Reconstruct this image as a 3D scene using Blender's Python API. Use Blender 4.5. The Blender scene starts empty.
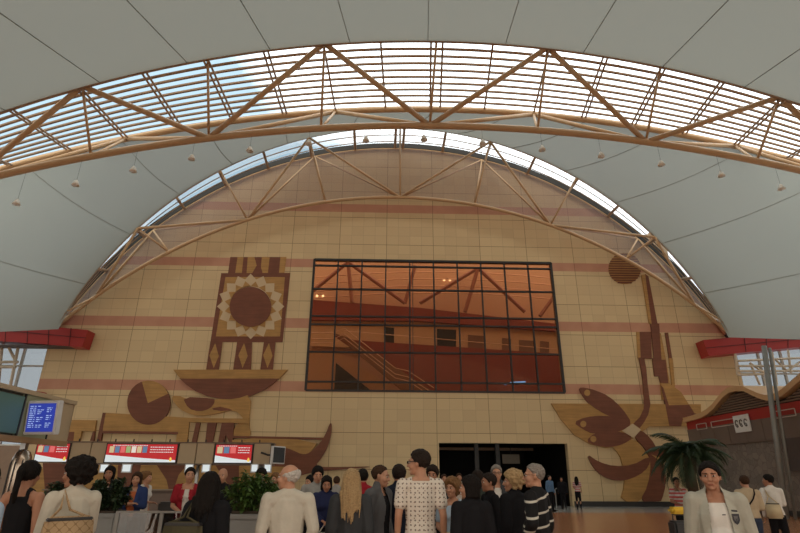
import bpy, bmesh, math, random
import numpy as np
from mathutils import Vector, Matrix, noise
random.seed(7)
C = bpy.context.scene.collection
PI = math.pi
R = math.radians
# ------------------------------------------------------------------ camera
F = 530.0; PITCH = R(21.6); YAW = R(1.6); ROLL = R(0.3)
CAM = Vector((0, 0, 1.6))
fwd = Vector((math.sin(YAW)*math.cos(PITCH), math.cos(YAW)*math.cos(PITCH), math.sin(PITCH)))
r0 = Vector((math.cos(YAW), -math.sin(YAW), 0)); u0 = r0.cross(fwd)
rt = r0*math.cos(ROLL)+u0*math.sin(ROLL); up = u0*math.cos(ROLL)-r0*math.sin(ROLL)
cam = bpy.data.cameras.new('camera'); co = bpy.data.objects.new('camera', cam); C.objects.link(co)
m = Matrix.Identity(4)
for i in range(3): m[i][0], m[i][1], m[i][2], m[i][3] = rt[i], up[i], -fwd[i], CAM[i]
co.matrix_world = m
cam.sensor_width = 36; cam.lens = F/800*36; cam.clip_end = 500
bpy.context.scene.camera = co
def ray(x, y): return fwd+rt*((x-400)/F)+up*((266.5-y)/F)
def at(x, y, D):            # a point of the photograph at distance D down the hall
    d = ray(x, y); return CAM+d*(D/d.y)
def atx(x, y, X):           # the same on a side plane
    d = ray(x, y); return CAM+d*(X/d.x)
def atz(x, y, Z=0.0):
    d = ray(x, y); return CAM+d*((Z-1.6)/d.z)
# ------------------------------------------------------------------ materials
MC = {}
def mat(name, col, rough=.6, metal=0, var=.12, scale=6, bump=0, emit=None, es=1, spec=.4):
    if name in MC: return MC[name]
    m = bpy.data.materials.new(name); m.use_nodes = True; nt = m.node_tree; b = nt.nodes['Principled BSDF']
    b.inputs['Roughness'].default_value = rough; b.inputs['Metallic'].default_value = metal
    b.inputs['Specular IOR Level'].default_value = spec
    tc = nt.nodes.new('ShaderNodeTexCoord'); nz = nt.nodes.new('ShaderNodeTexNoise'); nz.inputs['Scale'].default_value = scale
    nz.inputs['Detail'].default_value = 4
    nt.links.new(tc.outputs['Object'], nz.inputs['Vector'])
    mx = nt.nodes.new('ShaderNodeMix'); mx.data_type = 'RGBA'
    c = Vector(col[:3])
    mx.inputs[6].default_value = (*(c*(1-var)), 1); mx.inputs[7].default_value = (*[min(1, q) for q in c*(1+var)], 1)
    nt.links.new(nz.outputs['Fac'], mx.inputs[0]); nt.links.new(mx.outputs[2], b.inputs['Base Color'])
    if bump:
        bp = nt.nodes.new('ShaderNodeBump'); bp.inputs['Strength'].default_value = bump; bp.inputs['Distance'].default_value = .02
        nt.links.new(nz.outputs['Fac'], bp.inputs['Height']); nt.links.new(bp.outputs[0], b.inputs['Normal'])
    if emit:
        b.inputs['Emission Color'].default_value = (*emit, 1); b.inputs['Emission Strength'].default_value = es
    MC[name] = m; return m
class N:                    # tiny node helper
    def __init__(s, m): s.nt = m.node_tree
    def n(s, t, **k):
        nd = s.nt.nodes.new(t)
        for a, v in k.items(): setattr(nd, a, v)
        return nd
    def l(s, a, b): s.nt.links.new(a, b)
    def val(s, node, i, v):
        if hasattr(v, 'default_value') or hasattr(v, 'links'): s.l(v, node.inputs[i])
        else: node.inputs[i].default_value = v
    def math(s, op, a, b=0.0, c=0.0):
        nd = s.n('ShaderNodeMath', operation=op)
        for i, v in enumerate((a, b, c)): s.val(nd, i, v)
        return nd.outputs[0]
    def mix(s, f, a, b):
        nd = s.n('ShaderNodeMix', data_type='RGBA')
        s.val(nd, 0, f); s.val(nd, 6, a if not isinstance(a, tuple) else (*a, 1)); s.val(nd, 7, b if not isinstance(b, tuple) else (*b, 1))
        return nd.outputs[2]
def nmat(name, rough=.6, spec=.4):
    m = bpy.data.materials.new(name); m.use_nodes = True; q = N(m); b = m.node_tree.nodes['Principled BSDF']
    b.inputs['Roughness'].default_value = rough; b.inputs['Specular IOR Level'].default_value = spec
    MC[name] = m; return m, q, b
def glass(name, col, gl=.1, rough=.02):
    m = bpy.data.materials.new(name); m.use_nodes = True; nt = m.node_tree; nt.nodes.clear(); q = N(m)
    t = q.n('ShaderNodeBsdfTransparent'); t.inputs[0].default_value = (*col, 1)
    g = q.n('ShaderNodeBsdfGlossy'); g.inputs['Roughness'].default_value = rough; g.inputs[0].default_value = (*[min(1,.55+.45*c) for c in col], 1)
    lw = q.n('ShaderNodeFresnel'); lw.inputs[0].default_value = 1.45
    f = q.math('ADD', q.math('MULTIPLY', lw.outputs[0], gl*6), gl*.4)
    mx = q.n('ShaderNodeMixShader'); q.l(f, mx.inputs[0]); q.l(t.outputs[0], mx.inputs[1]); q.l(g.outputs[0], mx.inputs[2])
    o = q.n('ShaderNodeOutputMaterial'); q.l(mx.outputs[0], o.inputs[0]); MC[name] = m; return m
steel = mat('tan_steel', (.56, .37, .205), .45, 0, .06)
bsteel = mat('brown_steel', (.36, .25, .17), .5, 0, .06)
dark = mat('dark_metal', (.03, .028, .028), .5)
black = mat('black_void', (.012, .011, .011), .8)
brown = mat('brown_stone', (.185, .062, .032), .55, 0, .22, 1.7)
ochre = mat('ochre_stone', (.44, .24, .075), .55, 0, .22, 1.7)
cream = mat('cream_stone', (.60, .46, .29), .55, 0, .1, 2)
red = mat('red_panel', (.36, .030, .026), .4, 0, .08, 1)
white = mat('white_plastic', (.75, .74, .70), .4)
grey = mat('grey_metal', (.35, .36, .36), .35, .6)
beige = mat('beige_laminate', (.47, .37, .24), .5, 0, .06, 2)
pglass = glass('clear_glass', (.90, .95, .96), .06)
bronze = glass('bronze_glass', (.78, .62, .49), .035)
# inlay stones get veined courses
for mt in (brown, ochre):
    q = N(mt); nt = mt.node_tree; b = nt.nodes['Principled BSDF']; src = b.inputs['Base Color'].links[0].from_socket
    tc = q.n('ShaderNodeTexCoord'); mp = q.n('ShaderNodeMapping'); mp.inputs['Scale'].default_value = (.5, 1, 7)
    nz = q.n('ShaderNodeTexNoise'); nz.inputs['Scale'].default_value = 1.3
    q.l(tc.outputs['Object'], mp.inputs[0]); q.l(mp.outputs[0], nz.inputs['Vector'])
    k = q.mix(nz.outputs['Fac'], (.62, .62, .62), (1.3, 1.3, 1.3))
    mm = q.n('ShaderNodeMix', data_type='RGBA', blend_type='MULTIPLY'); mm.inputs[0].default_value = 1
    q.l(src, mm.inputs[6]); q.l(k, mm.inputs[7]); q.l(mm.outputs[2], b.inputs['Base Color'])
# ------------------------------------------------------------------ mesh helpers
def obj(name, bm, m, parent=None, smooth=False, label=None):
    if isinstance(bm, bmesh.types.BMesh):
        bmesh.ops.recalc_face_normals(bm, faces=bm.faces)
        me = bpy.data.meshes.new(name); bm.to_mesh(me); bm.free()
    else: me = bm
    if smooth: me.polygons.foreach_set('use_smooth', [True]*len(me.polygons))
    for q in (m if isinstance(m, (list, tuple)) else [m]): me.materials.append(q)
    o = bpy.data.objects.new(name, me); C.objects.link(o)
    if parent: o.parent = parent
    if label: o['label'] = label
    return o
def thing(name, label, cat, loc=(0, 0, 0), rz=0, group=None):
    o = bpy.data.objects.new(name, None); C.objects.link(o); o.location = loc; o.rotation_euler = (0, 0, rz)
    o['label'] = label; o['category'] = cat
    if group: o['group'] = group
    return o
def tag(o, label, cat, group=None):
    o['label'] = label; o['category'] = cat
    if group: o['group'] = group
    return o
def struct(name, bm, m, parent=None, **k):
    o = obj(name, bm, m, parent, **k)
    if not parent: o['kind'] = 'structure'
    return o
def box(bm, x0, x1, y0, y1, z0, z1, bev=0, mi=0):
    r = bmesh.ops.create_cube(bm, size=1); vs = r['verts']
    for v in vs: v.co = Vector(((x0+x1)/2+v.co.x*(x1-x0), (y0+y1)/2+v.co.y*(y1-y0), (z0+z1)/2+v.co.z*(z1-z0)))
    fs = list({f for v in vs for f in v.link_faces})
    for f in fs: f.material_index = mi
    if bev:
        bmesh.ops.bevel(bm, geom=list({e for v in vs for e in v.link_edges}), offset=bev, segments=2, affect='EDGES')
def nb(): return bmesh.new()
def bx(*a, **k): b = nb(); box(b, *a, **k); return b
def tube(bm, pts, r, seg=10, cap=True):
    pts = [Vector(p) for p in pts]; rings = []
    n = len(pts)
    for i, p in enumerate(pts):
        d = (pts[min(i+1, n-1)]-pts[max(i-1, 0)]).normalized()
        a = d.orthogonal().normalized() if i == 0 else (A-d*A.dot(d)).normalized()
        A = a; b = d.cross(a); rr = r[i] if isinstance(r, (list, tuple)) else r
        rings.append([bm.verts.new(p+(a*math.cos(t*2*PI/seg)+b*math.sin(t*2*PI/seg))*rr) for t in range(seg)])
    for A_, B_ in zip(rings, rings[1:]):
        for t in range(seg): bm.faces.new((A_[t], A_[(t+1) % seg], B_[(t+1) % seg], B_[t]))
    if cap: bm.faces.new(rings[0][::-1]); bm.faces.new(rings[-1])
def tb(pts, r, seg=10): b = nb(); tube(b, pts, r, seg); return b
def ribbon(bm, pts, offs, w_dir, w, h):   # rectangular bar along pts: height along offs, width along w_dir
    rings = []
    for p, o in zip(pts, offs):
        o = Vector(o).normalized(); wd = Vector(w_dir)
        rings.append([bm.verts.new(Vector(p)+wd*(sx*w/2)+o*(sz*h/2)) for sx, sz in ((-1, -1), (1, -1), (1, 1), (-1, 1))])
    for A_, B_ in zip(rings, rings[1:]):
        for t in range(4): bm.faces.new((A_[t], A_[(t+1) % 4], B_[(t+1) % 4], B_[t]))
    bm.faces.new(rings[0][::-1]); bm.faces.new(rings[-1])
def prism(bm, pts, d, mi=0):   # polygon extruded by vector d
    d = Vector(d); a = [bm.verts.new(Vector(p)) for p in pts]; b = [bm.verts.new(Vector(p)+d) for p in pts]
    n = len(pts); fs = [bm.faces.new(a[::-1]), bm.faces.new(b)]
    for i in range(n): fs.append(bm.faces.new((a[i], a[(i+1) % n], b[(i+1) % n], b[i])))
    for f in fs: f.material_index = mi
    for f in fs[:2]:
        f.normal_update()
        if len(f.verts) > 4: bmesh.ops.triangulate(bm, faces=[f], ngon_method='EAR_CLIP')
def lathe(bm, prof, c=(0, 0, 0), seg=20):
    c = Vector(c); rings = [[bm.verts.new(c+Vector((r*math.cos(t*2*PI/seg), r*math.sin(t*2*PI/seg), z))) for t in range(seg)] for r, z in prof]
    for A_, B_ in zip(rings, rings[1:]):
        for t in range(seg): bm.faces.new((A_[t], A_[(t+1) % seg], B_[(t+1) % seg], B_[t]))
    bm.faces.new(rings[0][::-1]); bm.faces.new(rings[-1])
# ------------------------------------------------------------------ arches (circle fits of the roof lines)
def cz(cx, c, r): return lambda X: c+math.sqrt(max(r*r-(X-cx)**2, 0))
A1 = (3.18, -26.89, 51.26, 23.0); B1 = (3.89, -50.96, 75.16, 28.5); C1 = (3.65, -59.74, 80.26, 25.5)
A2 = (.84, 3.09, 21.59, 31.5); B2 = (.81, .55, 24.05, 34.0); C2 = (.90, -8.85, 28.61, 32.7)
def ap(A, X): return Vector((X, A[3], A[1]+math.sqrt(max(A[2]**2-(X-A[0])**2, 0))))
def aa(A, a): return Vector((A[0]+A[2]*math.sin(a), A[3], A[1]+A[2]*math.cos(a)))
# ------------------------------------------------------------------ ceiling fabric
fab, q, b = nmat('roof_fabric', .8, .1)
tc = q.n('ShaderNodeTexCoord'); nz = q.n('ShaderNodeTexNoise'); nz.inputs['Scale'].default_value = .09; nz.inputs['Detail'].default_value = 3
q.l(tc.outputs['Object'], nz.inputs[0])
colr = q.mix(nz.outputs['Fac'], (.265, .292, .268), (.322, .346, .32))
q.l(colr, b.inputs['Base Color'])
tr = q.n('ShaderNodeBsdfTranslucent'); tr.inputs[0].default_value = (.50, .54, .50, 1)
mx = q.n('ShaderNodeMixShader'); mx.inputs[0].default_value = .16
out = [n for n in fab.node_tree.nodes if n.type == 'OUTPUT_MATERIAL'][0]
q.l(b.outputs[0], mx.inputs[1]); q.l(tr.outputs[0], mx.inputs[2]); q.l(mx.outputs[0], out.inputs[0])
seam = mat('seam_tape', (.245, .262, .235), .8)
def surf(rows, nm, seams, thick=.05):
    bm = nb(); vs = [[bm.verts.new(p) for p in r] for r in rows]
    for a, b_ in zip(vs, vs[1:]):
        for i in range(len(a)-1): bm.faces.new((a[i], a[i+1], b_[i+1], b_[i]))
    o = struct(nm, bm, fab, smooth=True)
    sm = nb()
    for s in seams:
        pts = [r[s]-Vector((0, 0, .02)) for r in rows]
        tube(sm, pts, .022, 4)
    obj('seam', sm, seam, o); return o
vdir = ray(425, 335); vdir = vdir/vdir.y
n = 168; rows = []
for j in range(13):
    s = j/12; row = []
    for i in range(n+1):
        X = 2.15+(i-n/2)*(4.36/8); p = ap(A1, X)
        L = 27*s; sag = -.5*math.sin(PI*s)
        row.append(p-vdir*L+Vector((0, 0, sag)))
    rows.append(row)
surf(rows, 'ceiling', range(4, n+1, 8))
def b1map(deg):
    k = abs(deg)/71; off = .47*abs(deg)+7.6*k**8
    return A1[0]*0+3.3+math.copysign(off, deg)
rows = []
n2 = 120
for j in range(13):
    s = j/12; row = []
    for i in range(n2+1):
        a = (-71+142*i/n2)
        p = ap(B1, b1map(a)); r_ = aa(A2, R(a)); p.z -= 2.9*max(0, (abs(a)-60)/11)**2; r_.z -= .42*max(0, (abs(a)-66)/5)
        row.append(p.lerp(r_, s)+Vector((0, 0, -.35*math.sin(PI*s))))
    rows.append(row)
surf(rows, 'ceiling', range(6, n2+1, 9))
# roof outside past the far arch (seen only as bright sky through the glazing) and fabric edge tubes
# ------------------------------------------------------------------ skylights
def skylight(label, A, B, Xa, Xb, nblade, blade_n, ribs, dbl, rr):
    t = thing('skylight', label, 'skylight', (0, 0, 0))
    up_ = Vector((0, 0, 1))
    for k in range(nblade+1):
        s = k/nblade; bm = nb(); pts = []; offs = []
        for i in range(blade_n+1):
            f = i/blade_n; p = Xa(f).lerp(Xb(f), s); pts.append(p); offs.append(Vector((0, -.35, 1)))
        ribbon(bm, pts, offs, Vector((0, 1, 0)), rr*.75, rr*.55)
        obj('louver_blade', bm, bsteel, t)
    for f, w in ribs:
        a, b_ = Xa(f), Xb(f); n_ = Vector((0, 0, 1))
        for dx in ((-w, w) if w else (0,)):
            bm = nb(); tube(bm, [a+Vector((dx, 0, -.12)), b_+Vector((dx, 0, -.12))], rr*dbl, 8)
            obj('rib', bm, bsteel, t)
    g = nb(); up_ = [[g.verts.new((Xa(i/blade_n).lerp(Xb(i/blade_n), s))+Vector((0, 0, .22))) for i in range(blade_n+1)] for s in (0, 1)]
    for i in range(blade_n): g.faces.new((up_[0][i], up_[0][i+1], up_[1][i+1], up_[1][i]))
    obj('glass_pane', g, pglass, t, smooth=True)
    return t
XA0, XA1 = 3.0-3.15*15, 3.0+3.15*15; 
fa = lambda f: ap(A1, 2.65+(f-.5)*2*3.15*14)
fb = lambda f: ap(B1, 3.05+(f-.5)*2*3.25*14)
ribs = [((k+14)/28, .0 if abs(k) < 3 else .13) for k in range(-13, 14) if k] + [(.5, .33)]
skylight('wide arched skylight with tan slats nearest the viewer', A1, B1, fa, fb, 10, 112, ribs, .40, .16)
ga = lambda f: aa(A2, R(-71+142*f))
gb = lambda f: aa((B2[0], B2[1], B2[2]+.12, B2[3]), R(-64+128*f))
ribs = [((k*8.65+71)/142, 0) for k in range(-8, 9) if k] + [(.5, .3)]
skylight('narrow crescent skylight over the top of the stone wall', A2, B2, ga, gb, 3, 96, ribs, 1.25, .08)
# ------------------------------------------------------------------ trusses
def roof_truss(label, chA, chB, chC, nodeA, nodeB, nodeC, ks, rc, rd, rp, fc, upodd):
    t = thing('roof_truss', label, 'truss')
    obj('lower_chord', tb(chC, rc, 14), steel, t, smooth=True)
    obj('far_chord', tb(chB, rc*fc, 12), steel, t, smooth=True)
    obj('near_chord', tb(chA, rc*fc*.8, 12), steel, t, smooth=True)
    for k in ks:
        c = nodeC(k); a = nodeA(k); b_ = nodeB(k)
        obj('post', tb([a, c], rp, 8), steel, t, smooth=True)
        if k % 2 == upodd:
            obj('strut', tb([b_, c], rp*1.1, 8), steel, t, smooth=True)
            for d in (-1, 1):
                if k+d in ks:
                    obj('diagonal_brace', tb([a, nodeC(k+d)], rd, 10), steel, t, smooth=True)
                    obj('web_brace', tb([b_, nodeC(k+d)], rd*.85, 10), steel, t, smooth=True)
    return t
dn = Vector((0, 0, -.18)); upw = Vector((0, .1, .2))
roof_truss('large tan triangular truss arching below the nearer skylight',
    [ap(A1, 3+x*.75)+upw for x in range(-56, 57)], [ap(B1, 3+x*.78)+dn for x in range(-56, 57)], [ap(C1, 3+x*.78) for x in range(-56, 57)],
    lambda k: ap(A1, 2.65+6.3*k)+upw, lambda k: ap(B1, 3.05+6.5*k)+dn, lambda k: ap(C1, 2.4+6.27*k), list(range(-6, 7)), .20, .155, .075, .95, 1)
cx = lambda k: math.copysign([0, 5.2, 10.4, 15.3, 19.4][abs(k)], k)
n_ = 60
roof_truss('slender tan truss arching in front of the stone wall',
    [aa((A2[0], A2[1], A2[2]+.16, 31.6), R(-71+142*i/n_)) for i in range(n_+1)],
    [aa((B2[0], B2[1], B2[2]-.1, 33.8), R(-65.5+131*i/n_)) for i in range(n_+1)],
    [aa(C2, R(-48.2+96.4*i/n_)) for i in range(n_+1)],
    lambda k: aa(A2, R(17.25*k)), lambda k: aa((B2[0], B2[1], B2[2]-.1, 33.8), R(15.1*k)), lambda k: ap(C2, C2[0]+cx(k)), list(range(-4, 5)), .12, .085, .065, .55, 1)
# hazy panes filling the crescent between the slender truss and the wall top
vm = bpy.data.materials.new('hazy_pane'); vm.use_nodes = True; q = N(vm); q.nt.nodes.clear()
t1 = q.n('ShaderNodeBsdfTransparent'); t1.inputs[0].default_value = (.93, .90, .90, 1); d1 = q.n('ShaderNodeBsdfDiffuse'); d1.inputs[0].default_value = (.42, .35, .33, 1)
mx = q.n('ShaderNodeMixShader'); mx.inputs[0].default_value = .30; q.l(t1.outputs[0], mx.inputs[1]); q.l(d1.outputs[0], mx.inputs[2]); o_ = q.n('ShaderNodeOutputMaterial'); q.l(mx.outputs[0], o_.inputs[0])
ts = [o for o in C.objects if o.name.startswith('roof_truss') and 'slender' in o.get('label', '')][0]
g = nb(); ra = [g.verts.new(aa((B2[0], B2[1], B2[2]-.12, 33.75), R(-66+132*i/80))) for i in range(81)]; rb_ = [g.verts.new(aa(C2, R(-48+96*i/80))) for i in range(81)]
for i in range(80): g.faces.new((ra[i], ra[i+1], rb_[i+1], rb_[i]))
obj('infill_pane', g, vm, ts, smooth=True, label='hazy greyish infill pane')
# pendants hung from the front truss's lower chord
pend = [(17, 202), (76, 183), (133.5, 169), (192, 157), (250, 149), (309, 142), (366, 139), (424, 138), (482.5, 142), (542, 148), (601, 154.5), (661, 163), (721, 174), (781, 187)]
lampm = mat('lamp_shell', (.8, .78, .7), .5)
words = ['leftmost', 'second from left', 'third from left', 'fourth from left', 'fifth from left', 'sixth from left', 'seventh from left', 'seventh from right', 'sixth from right', 'fifth from right', 'fourth from right', 'third from right', 'second from right', 'rightmost']
for (px, py), w in zip(pend, words):
    p = at(px, py, 25.5); top = ap(C1, p.x)
    t = thing('pendant_lamp', 'small pale cone lamp hung from the large truss, '+w+' of its row', 'lamp', p, 0, 'cone lamps under the large truss')
    b = nb(); lathe(b, [(.19, -.16), (.2, -.13), (.10, .10), (.05, .17), (.02, .2)]); obj('lamp_shade', b, lampm, t, smooth=True)
    obj('cable', tb([(0, 0, .19), (0, 0, top.z-p.z-.1)], .007, 5), dark, t)
    b = nb(); lathe(b, [(.05, -.2), (.09, -.17), (.09, -.1)], seg=12); obj('bulb', b, white, t, smooth=True)
# ------------------------------------------------------------------ back wall
wm, q, b = nmat('wall_stone', .5, .35)
tc = q.n('ShaderNodeTexCoord'); sp = q.n('ShaderNodeSeparateXYZ'); q.l(tc.outputs['Object'], sp.inputs[0])
X, Z = sp.outputs[0], sp.outputs[2]
cmb = q.n('ShaderNodeCombineXYZ'); q.l(X, cmb.inputs[0]); q.l(q.math('ADD', Z, .12), cmb.inputs[1])
br = q.n('ShaderNodeTexBrick', offset=0.0); q.l(cmb.outputs[0], br.inputs['Vector'])
br.inputs['Scale'].default_value = 1; br.inputs['Brick Width'].default_value = .82; br.inputs['Row Height'].default_value = .7
br.inputs['Mortar Size'].default_value = .009; br.inputs['Mortar Smooth'].default_value = .3; br.inputs['Bias'].default_value = 0
br.inputs['Color1'].default_value = (.69, .53, .305, 1); br.inputs['Color2'].default_value = (.635, .475, .272, 1); br.inputs['Mortar'].default_value = (.46, .33, .20, 1)
br2 = q.n('ShaderNodeTexBrick', offset=0.0); q.l(cmb.outputs[0], br2.inputs['Vector'])
br2.inputs['Scale'].default_value = 1; br2.inputs['Brick Width'].default_value = 3.28; br2.inputs['Row Height'].default_value = 2.1; br2.inputs['Mortar Size'].default_value = .016
br2.inputs['Color1'].default_value = (1, 1, 1, 1); br2.inputs['Color2'].default_value = (.97, .97, .97, 1); br2.inputs['Mortar'].default_value = (.45, .4, .36, 1)
pk = q.n('ShaderNodeTexNoise'); pk.inputs['Scale'].default_value = 1.2; q.l(tc.outputs['Object'], pk.inputs[0])
pink = q.mix(pk.outputs['Fac'], (.46, .215, .135), (.60, .32, .21))
def band(z0, z1): return q.math('MULTIPLY', q.math('GREATER_THAN', Z, z0), q.math('LESS_THAN', Z, z1))
bands = band(6.52, 7.16)
for z0, z1 in ((10.62, 11.28), (14.9, 15.52), (19.2, 19.85)): bands = q.math('ADD', bands, band(z0, z1))
c1 = q.mix(bands, br.outputs['Color'], pink)
mm = q.n('ShaderNodeMix', data_type='RGBA', blend_type='MULTIPLY'); mm.inputs[0].default_value = 1
q.l(c1, mm.inputs[6]); q.l(br2.outputs['Color'], mm.inputs[7]); q.l(mm.outputs[2], b.inputs['Base Color'])
WX0, WX1 = -21.5, 23.2; WZ = 10.2
WIN = (-4.95, 11.48, 6.6, 15.52); DOOR = (3.38, 11.25, 0.0, 3.52)
bm = nb(); outer = [(WX0, 0), (DOOR[0], 0), (DOOR[0], DOOR[3]), (DOOR[1]+.05, DOOR[3]), (DOOR[1], 0), (WX1, 0)]
a0 = math.asin((WX1-B2[0])/B2[2]); a1 = math.asin((WX0-B2[0])/B2[2])
for i in range(65):
    a = a0+(a1-a0)*i/64; p = aa(B2, a); outer.append((p.x, max(p.z, 10.3)))
vo = [bm.verts.new((x, 34, z)) for x, z in outer]; es = [bm.edges.new((vo[i], vo[(i+1) % len(vo)])) for i in range(len(vo))]
w = WIN; vi = [bm.verts.new((x, 34, z)) for x, z in ((w[0], w[2]), (w[1], w[2]), (w[1], w[3]), (w[0], w[3]))]
es += [bm.edges.new((vi[i], vi[(i+1) % 4])) for i in range(4)]
bmesh.ops.triangle_fill(bm, edges=es, use_beauty=True)
r_ = bmesh.ops.extrude_face_region(bm, geom=list(bm.faces))
for v in r_['geom']:
    if isinstance(v, bmesh.types.BMVert): v.co.y += .5
struct('wall_back', bm, wm)
# gutter strip above the wall arch, skirting
bm = nb(); ribbon(bm, [aa((B2[0], B2[1], B2[2]+.16, 33.9), a1+(a0-a1)*i/80) for i in range(81)], [Vector((math.sin(a1+(a0-a1)*i/80), 0, math.cos(a1+(a0-a1)*i/80))) for i in range(81)], (0, 1, 0), .35, .4)
struct('trim_1', bm, dark)
struct('baseboard_back', bx(DOOR[1]+.1, 18.6, 33.88, 33.99, 0, .28), dark)
struct('baseboard_left', bx(-21.4, DOOR[0]-.1, 33.88, 33.99, 0, .28), dark)
# ------------------------------------------------------------------ window
win = struct('window_1', bx(WIN[0], WIN[1], 33.96, 34.1, WIN[2]-.06, WIN[2]+.06), dark)
wz = [15.52, 15.05, 13.35, 11.45, 10.88, 9.05, 7.15, 6.6]
for x in (WIN[0], WIN[1]): obj('window_frame', bx(x-.07, x+.07, 33.94, 34.12, WIN[2], WIN[3]), dark, win)
obj('window_frame', bx(WIN[0], WIN[1], 33.94, 34.12, WIN[3]-.1, WIN[3]+.04), dark, win)
for i in range(1, 10):
    x = WIN[0]+(WIN[1]-WIN[0])*i/10; b = bx(x-.045, x+.045, 33.93, 34.1, WIN[2], WIN[3])
    if i == 4: box(b, x+.18, x+.22, 33.95, 34.1, WIN[2], WIN[3])
    obj('mullion', b, dark, win)
for z in wz[1:-1]: obj('transom', bx(WIN[0], WIN[1], 33.93, 34.1, z-.05, z+.05), dark, win)
for i in range(10):
    x0 = WIN[0]+(WIN[1]-WIN[0])*i/10; x1 = WIN[0]+(WIN[1]-WIN[0])*(i+1)/10
    for a_, b_ in zip(wz, wz[1:]):
        g = nb(); box(g, x0+.04, x1-.04, 34.02, 34.03, b_+.04, a_-.04); obj('glass_pane', g, bronze, win)
# ------------------------------------------------------------------ hall reflection in the window, built as an added gallery room with stair
RB = 43.0
hallw = mat('reflected_cream', (.62, .45, .29), .7); hallr = mat('reflected_red', (.27, .065, .05), .6); hallp = mat('reflected_pink', (.62, .41, .29), .7)
def gp(x, y, D=RB): p = at(x, y, D); return p
b = nb(); box(b, -14, 20, RB, RB+.3, 3.5, 23); struct('wall_reflected_hall', b, hallp)
struct('wall_reflected_hall_left', bx(-14.3, -14, 34.6, RB+.3, 3.5, 19), hallw); struct('wall_reflected_hall_right', bx(20, 20.3, 34.6, RB+.3, 3.5, 19), hallw)
struct('floor_reflected_hall', bx(-14, 20, 34.5, RB, 5.9, 6.1), mat('reflected_floor', (.3, .2, .13), .3))
ga_ = thing('reflected_balcony', 'cream gallery level with doors and red parapet, hall reflection built behind the bronze window', 'balcony', (0, RB, 6))
def poly(par, name, pts, D, dep, m, lab=None):
    b = nb(); P0 = par.location if par else Vector()
    prism(b, [at(x, y, D)-P0 for x, y in pts], (0, dep, 0)); return obj(name, b, m, par, label=lab)
poly(ga_, 'cream_wall', [(311, 319), (565, 330), (565, 356), (311, 347)], RB-.1, -.4, hallw)
poly(ga_, 'red_fascia', [(311, 301), (420, 309), (565, 326), (565, 333), (420, 322), (311, 321)], RB-.5, -.35, hallr)
poly(ga_, 'red_parapet', [(334, 336), (354, 341), (565, 355), (568, 396), (430, 396), (372, 363)], RB-1.2, -.3, hallr)
for pts in ([(384, 327), (394, 328), (394, 346), (384, 345)], [(437, 329), (456, 330), (456, 351), (437, 350)]): poly(ga_, 'door_leaf', pts, RB-.52, -.05, dark)
for pts in ([(468, 335), (484, 336), (484, 350), (468, 349)], [(502, 338), (511, 339), (511, 353), (502, 353)], [(519, 340), (534, 341), (534, 353), (519, 353)], [(540, 341), (549, 342), (549, 354), (540, 354)]):
    poly(ga_, 'window_opening', pts, RB-.52, -.05, mat('reflected_window', (.22, .13, .09), .4))
st = thing('staircase', 'stair with pale handrails slanting down, reflection built behind the left of the window', 'staircase', (0, 38, 6))
poly(st, 'stair_wall', [(306, 351), (336, 351), (404, 394), (306, 394)], 39, .3, hallw)
poly(st, 'stringer', [(334, 333), (352, 339), (436, 393), (405, 393)], 38.6, .25, mat('stringer', (.30, .17, .10), .6))
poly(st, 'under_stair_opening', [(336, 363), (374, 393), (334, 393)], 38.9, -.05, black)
for off in (0, 6, 10):
    pts = [at(x, y+off, 38.2)-st.location for x, y in ((311, 333), (334, 333), (344, 328), (395, 368), (408, 371), (434, 388))]
    obj('handrail', tb(pts, .035, 6), mat('rail_pale', (.75, .55, .38), .4), st)
obj('handrail', tb([at(344, 331, 38.4)-st.location, at(440, 339, 41.5)-st.location, at(566, 350, 41.5)-st.location], .03, 6), MC['rail_pale'], st)
ctr = thing('reflected_truss', 'dim slanting struts modelling the hall truss reflected in the top of the window', 'truss', (0, 41, 12))  # struts and slats stand in for the roof mirrored in the glass
for seg in ([(313, 291), (348, 262)], [(348, 262), (352, 303)], [(348, 262), (405, 303)], [(420, 303), (478, 268)], [(478, 268), (465, 312)], [(478, 268), (525, 312)], [(405, 303), (415, 266)], [(540, 316), (562, 285)]):
    obj('strut', tb([at(*seg[0], 41.5)-ctr.location, at(*seg[1], 41.5)-ctr.location], .16, 6), mat('reflected_strut', (.30, .12, .08), .5), ctr)
for k, yy in enumerate((272, 279, 286, 293)):
    pts = [at(x, yy+((x-430)/130)**2*7, 42)-ctr.location for x in range(312, 566, 12)]
    obj('slat', tb(pts, .05, 5), mat('reflected_slat', (.75, .5, .36), .5), ctr)
# small warm lights of the reflected hall, added as lit globes behind the glass
for px, py, l in ((320, 296, 'left'), (447, 280, 'centre')):
    p = at(px, py, 42.7); t = thing('reflected_lamp', 'pair of small lit globes for lights reflected in the upper '+l+' of the window', 'lamp', p)
    for dx in (-.25, .25):
        b = nb(); bmesh.ops.create_icosphere(b, subdivisions=2, radius=.11, matrix=Matrix.Translation((dx, 0, 0))); obj('globe', b, mat('globe', (.8, .7, .5), .4, emit=(1, .8, .55), es=1.5), t, smooth=True)
    obj('bracket', tb([(-.25, 0, .08), (0, .1, .2), (.25, 0, .08)], .02, 6), dark, t)
p = at(515, 383, 40); b = nb(); tube(b, [Vector((-.8, 0, -.12)), Vector((-.3, 0, .02)), Vector((.8, 0, .1))], .05, 6)
t = tag(obj('tube_light', b, mat('blue_light', (.1, .3, .8), .4, emit=(.1, .35, 1), es=1.2)), 'blue glowing strip low behind the right of the window', 'light'); t.location = p
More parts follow.
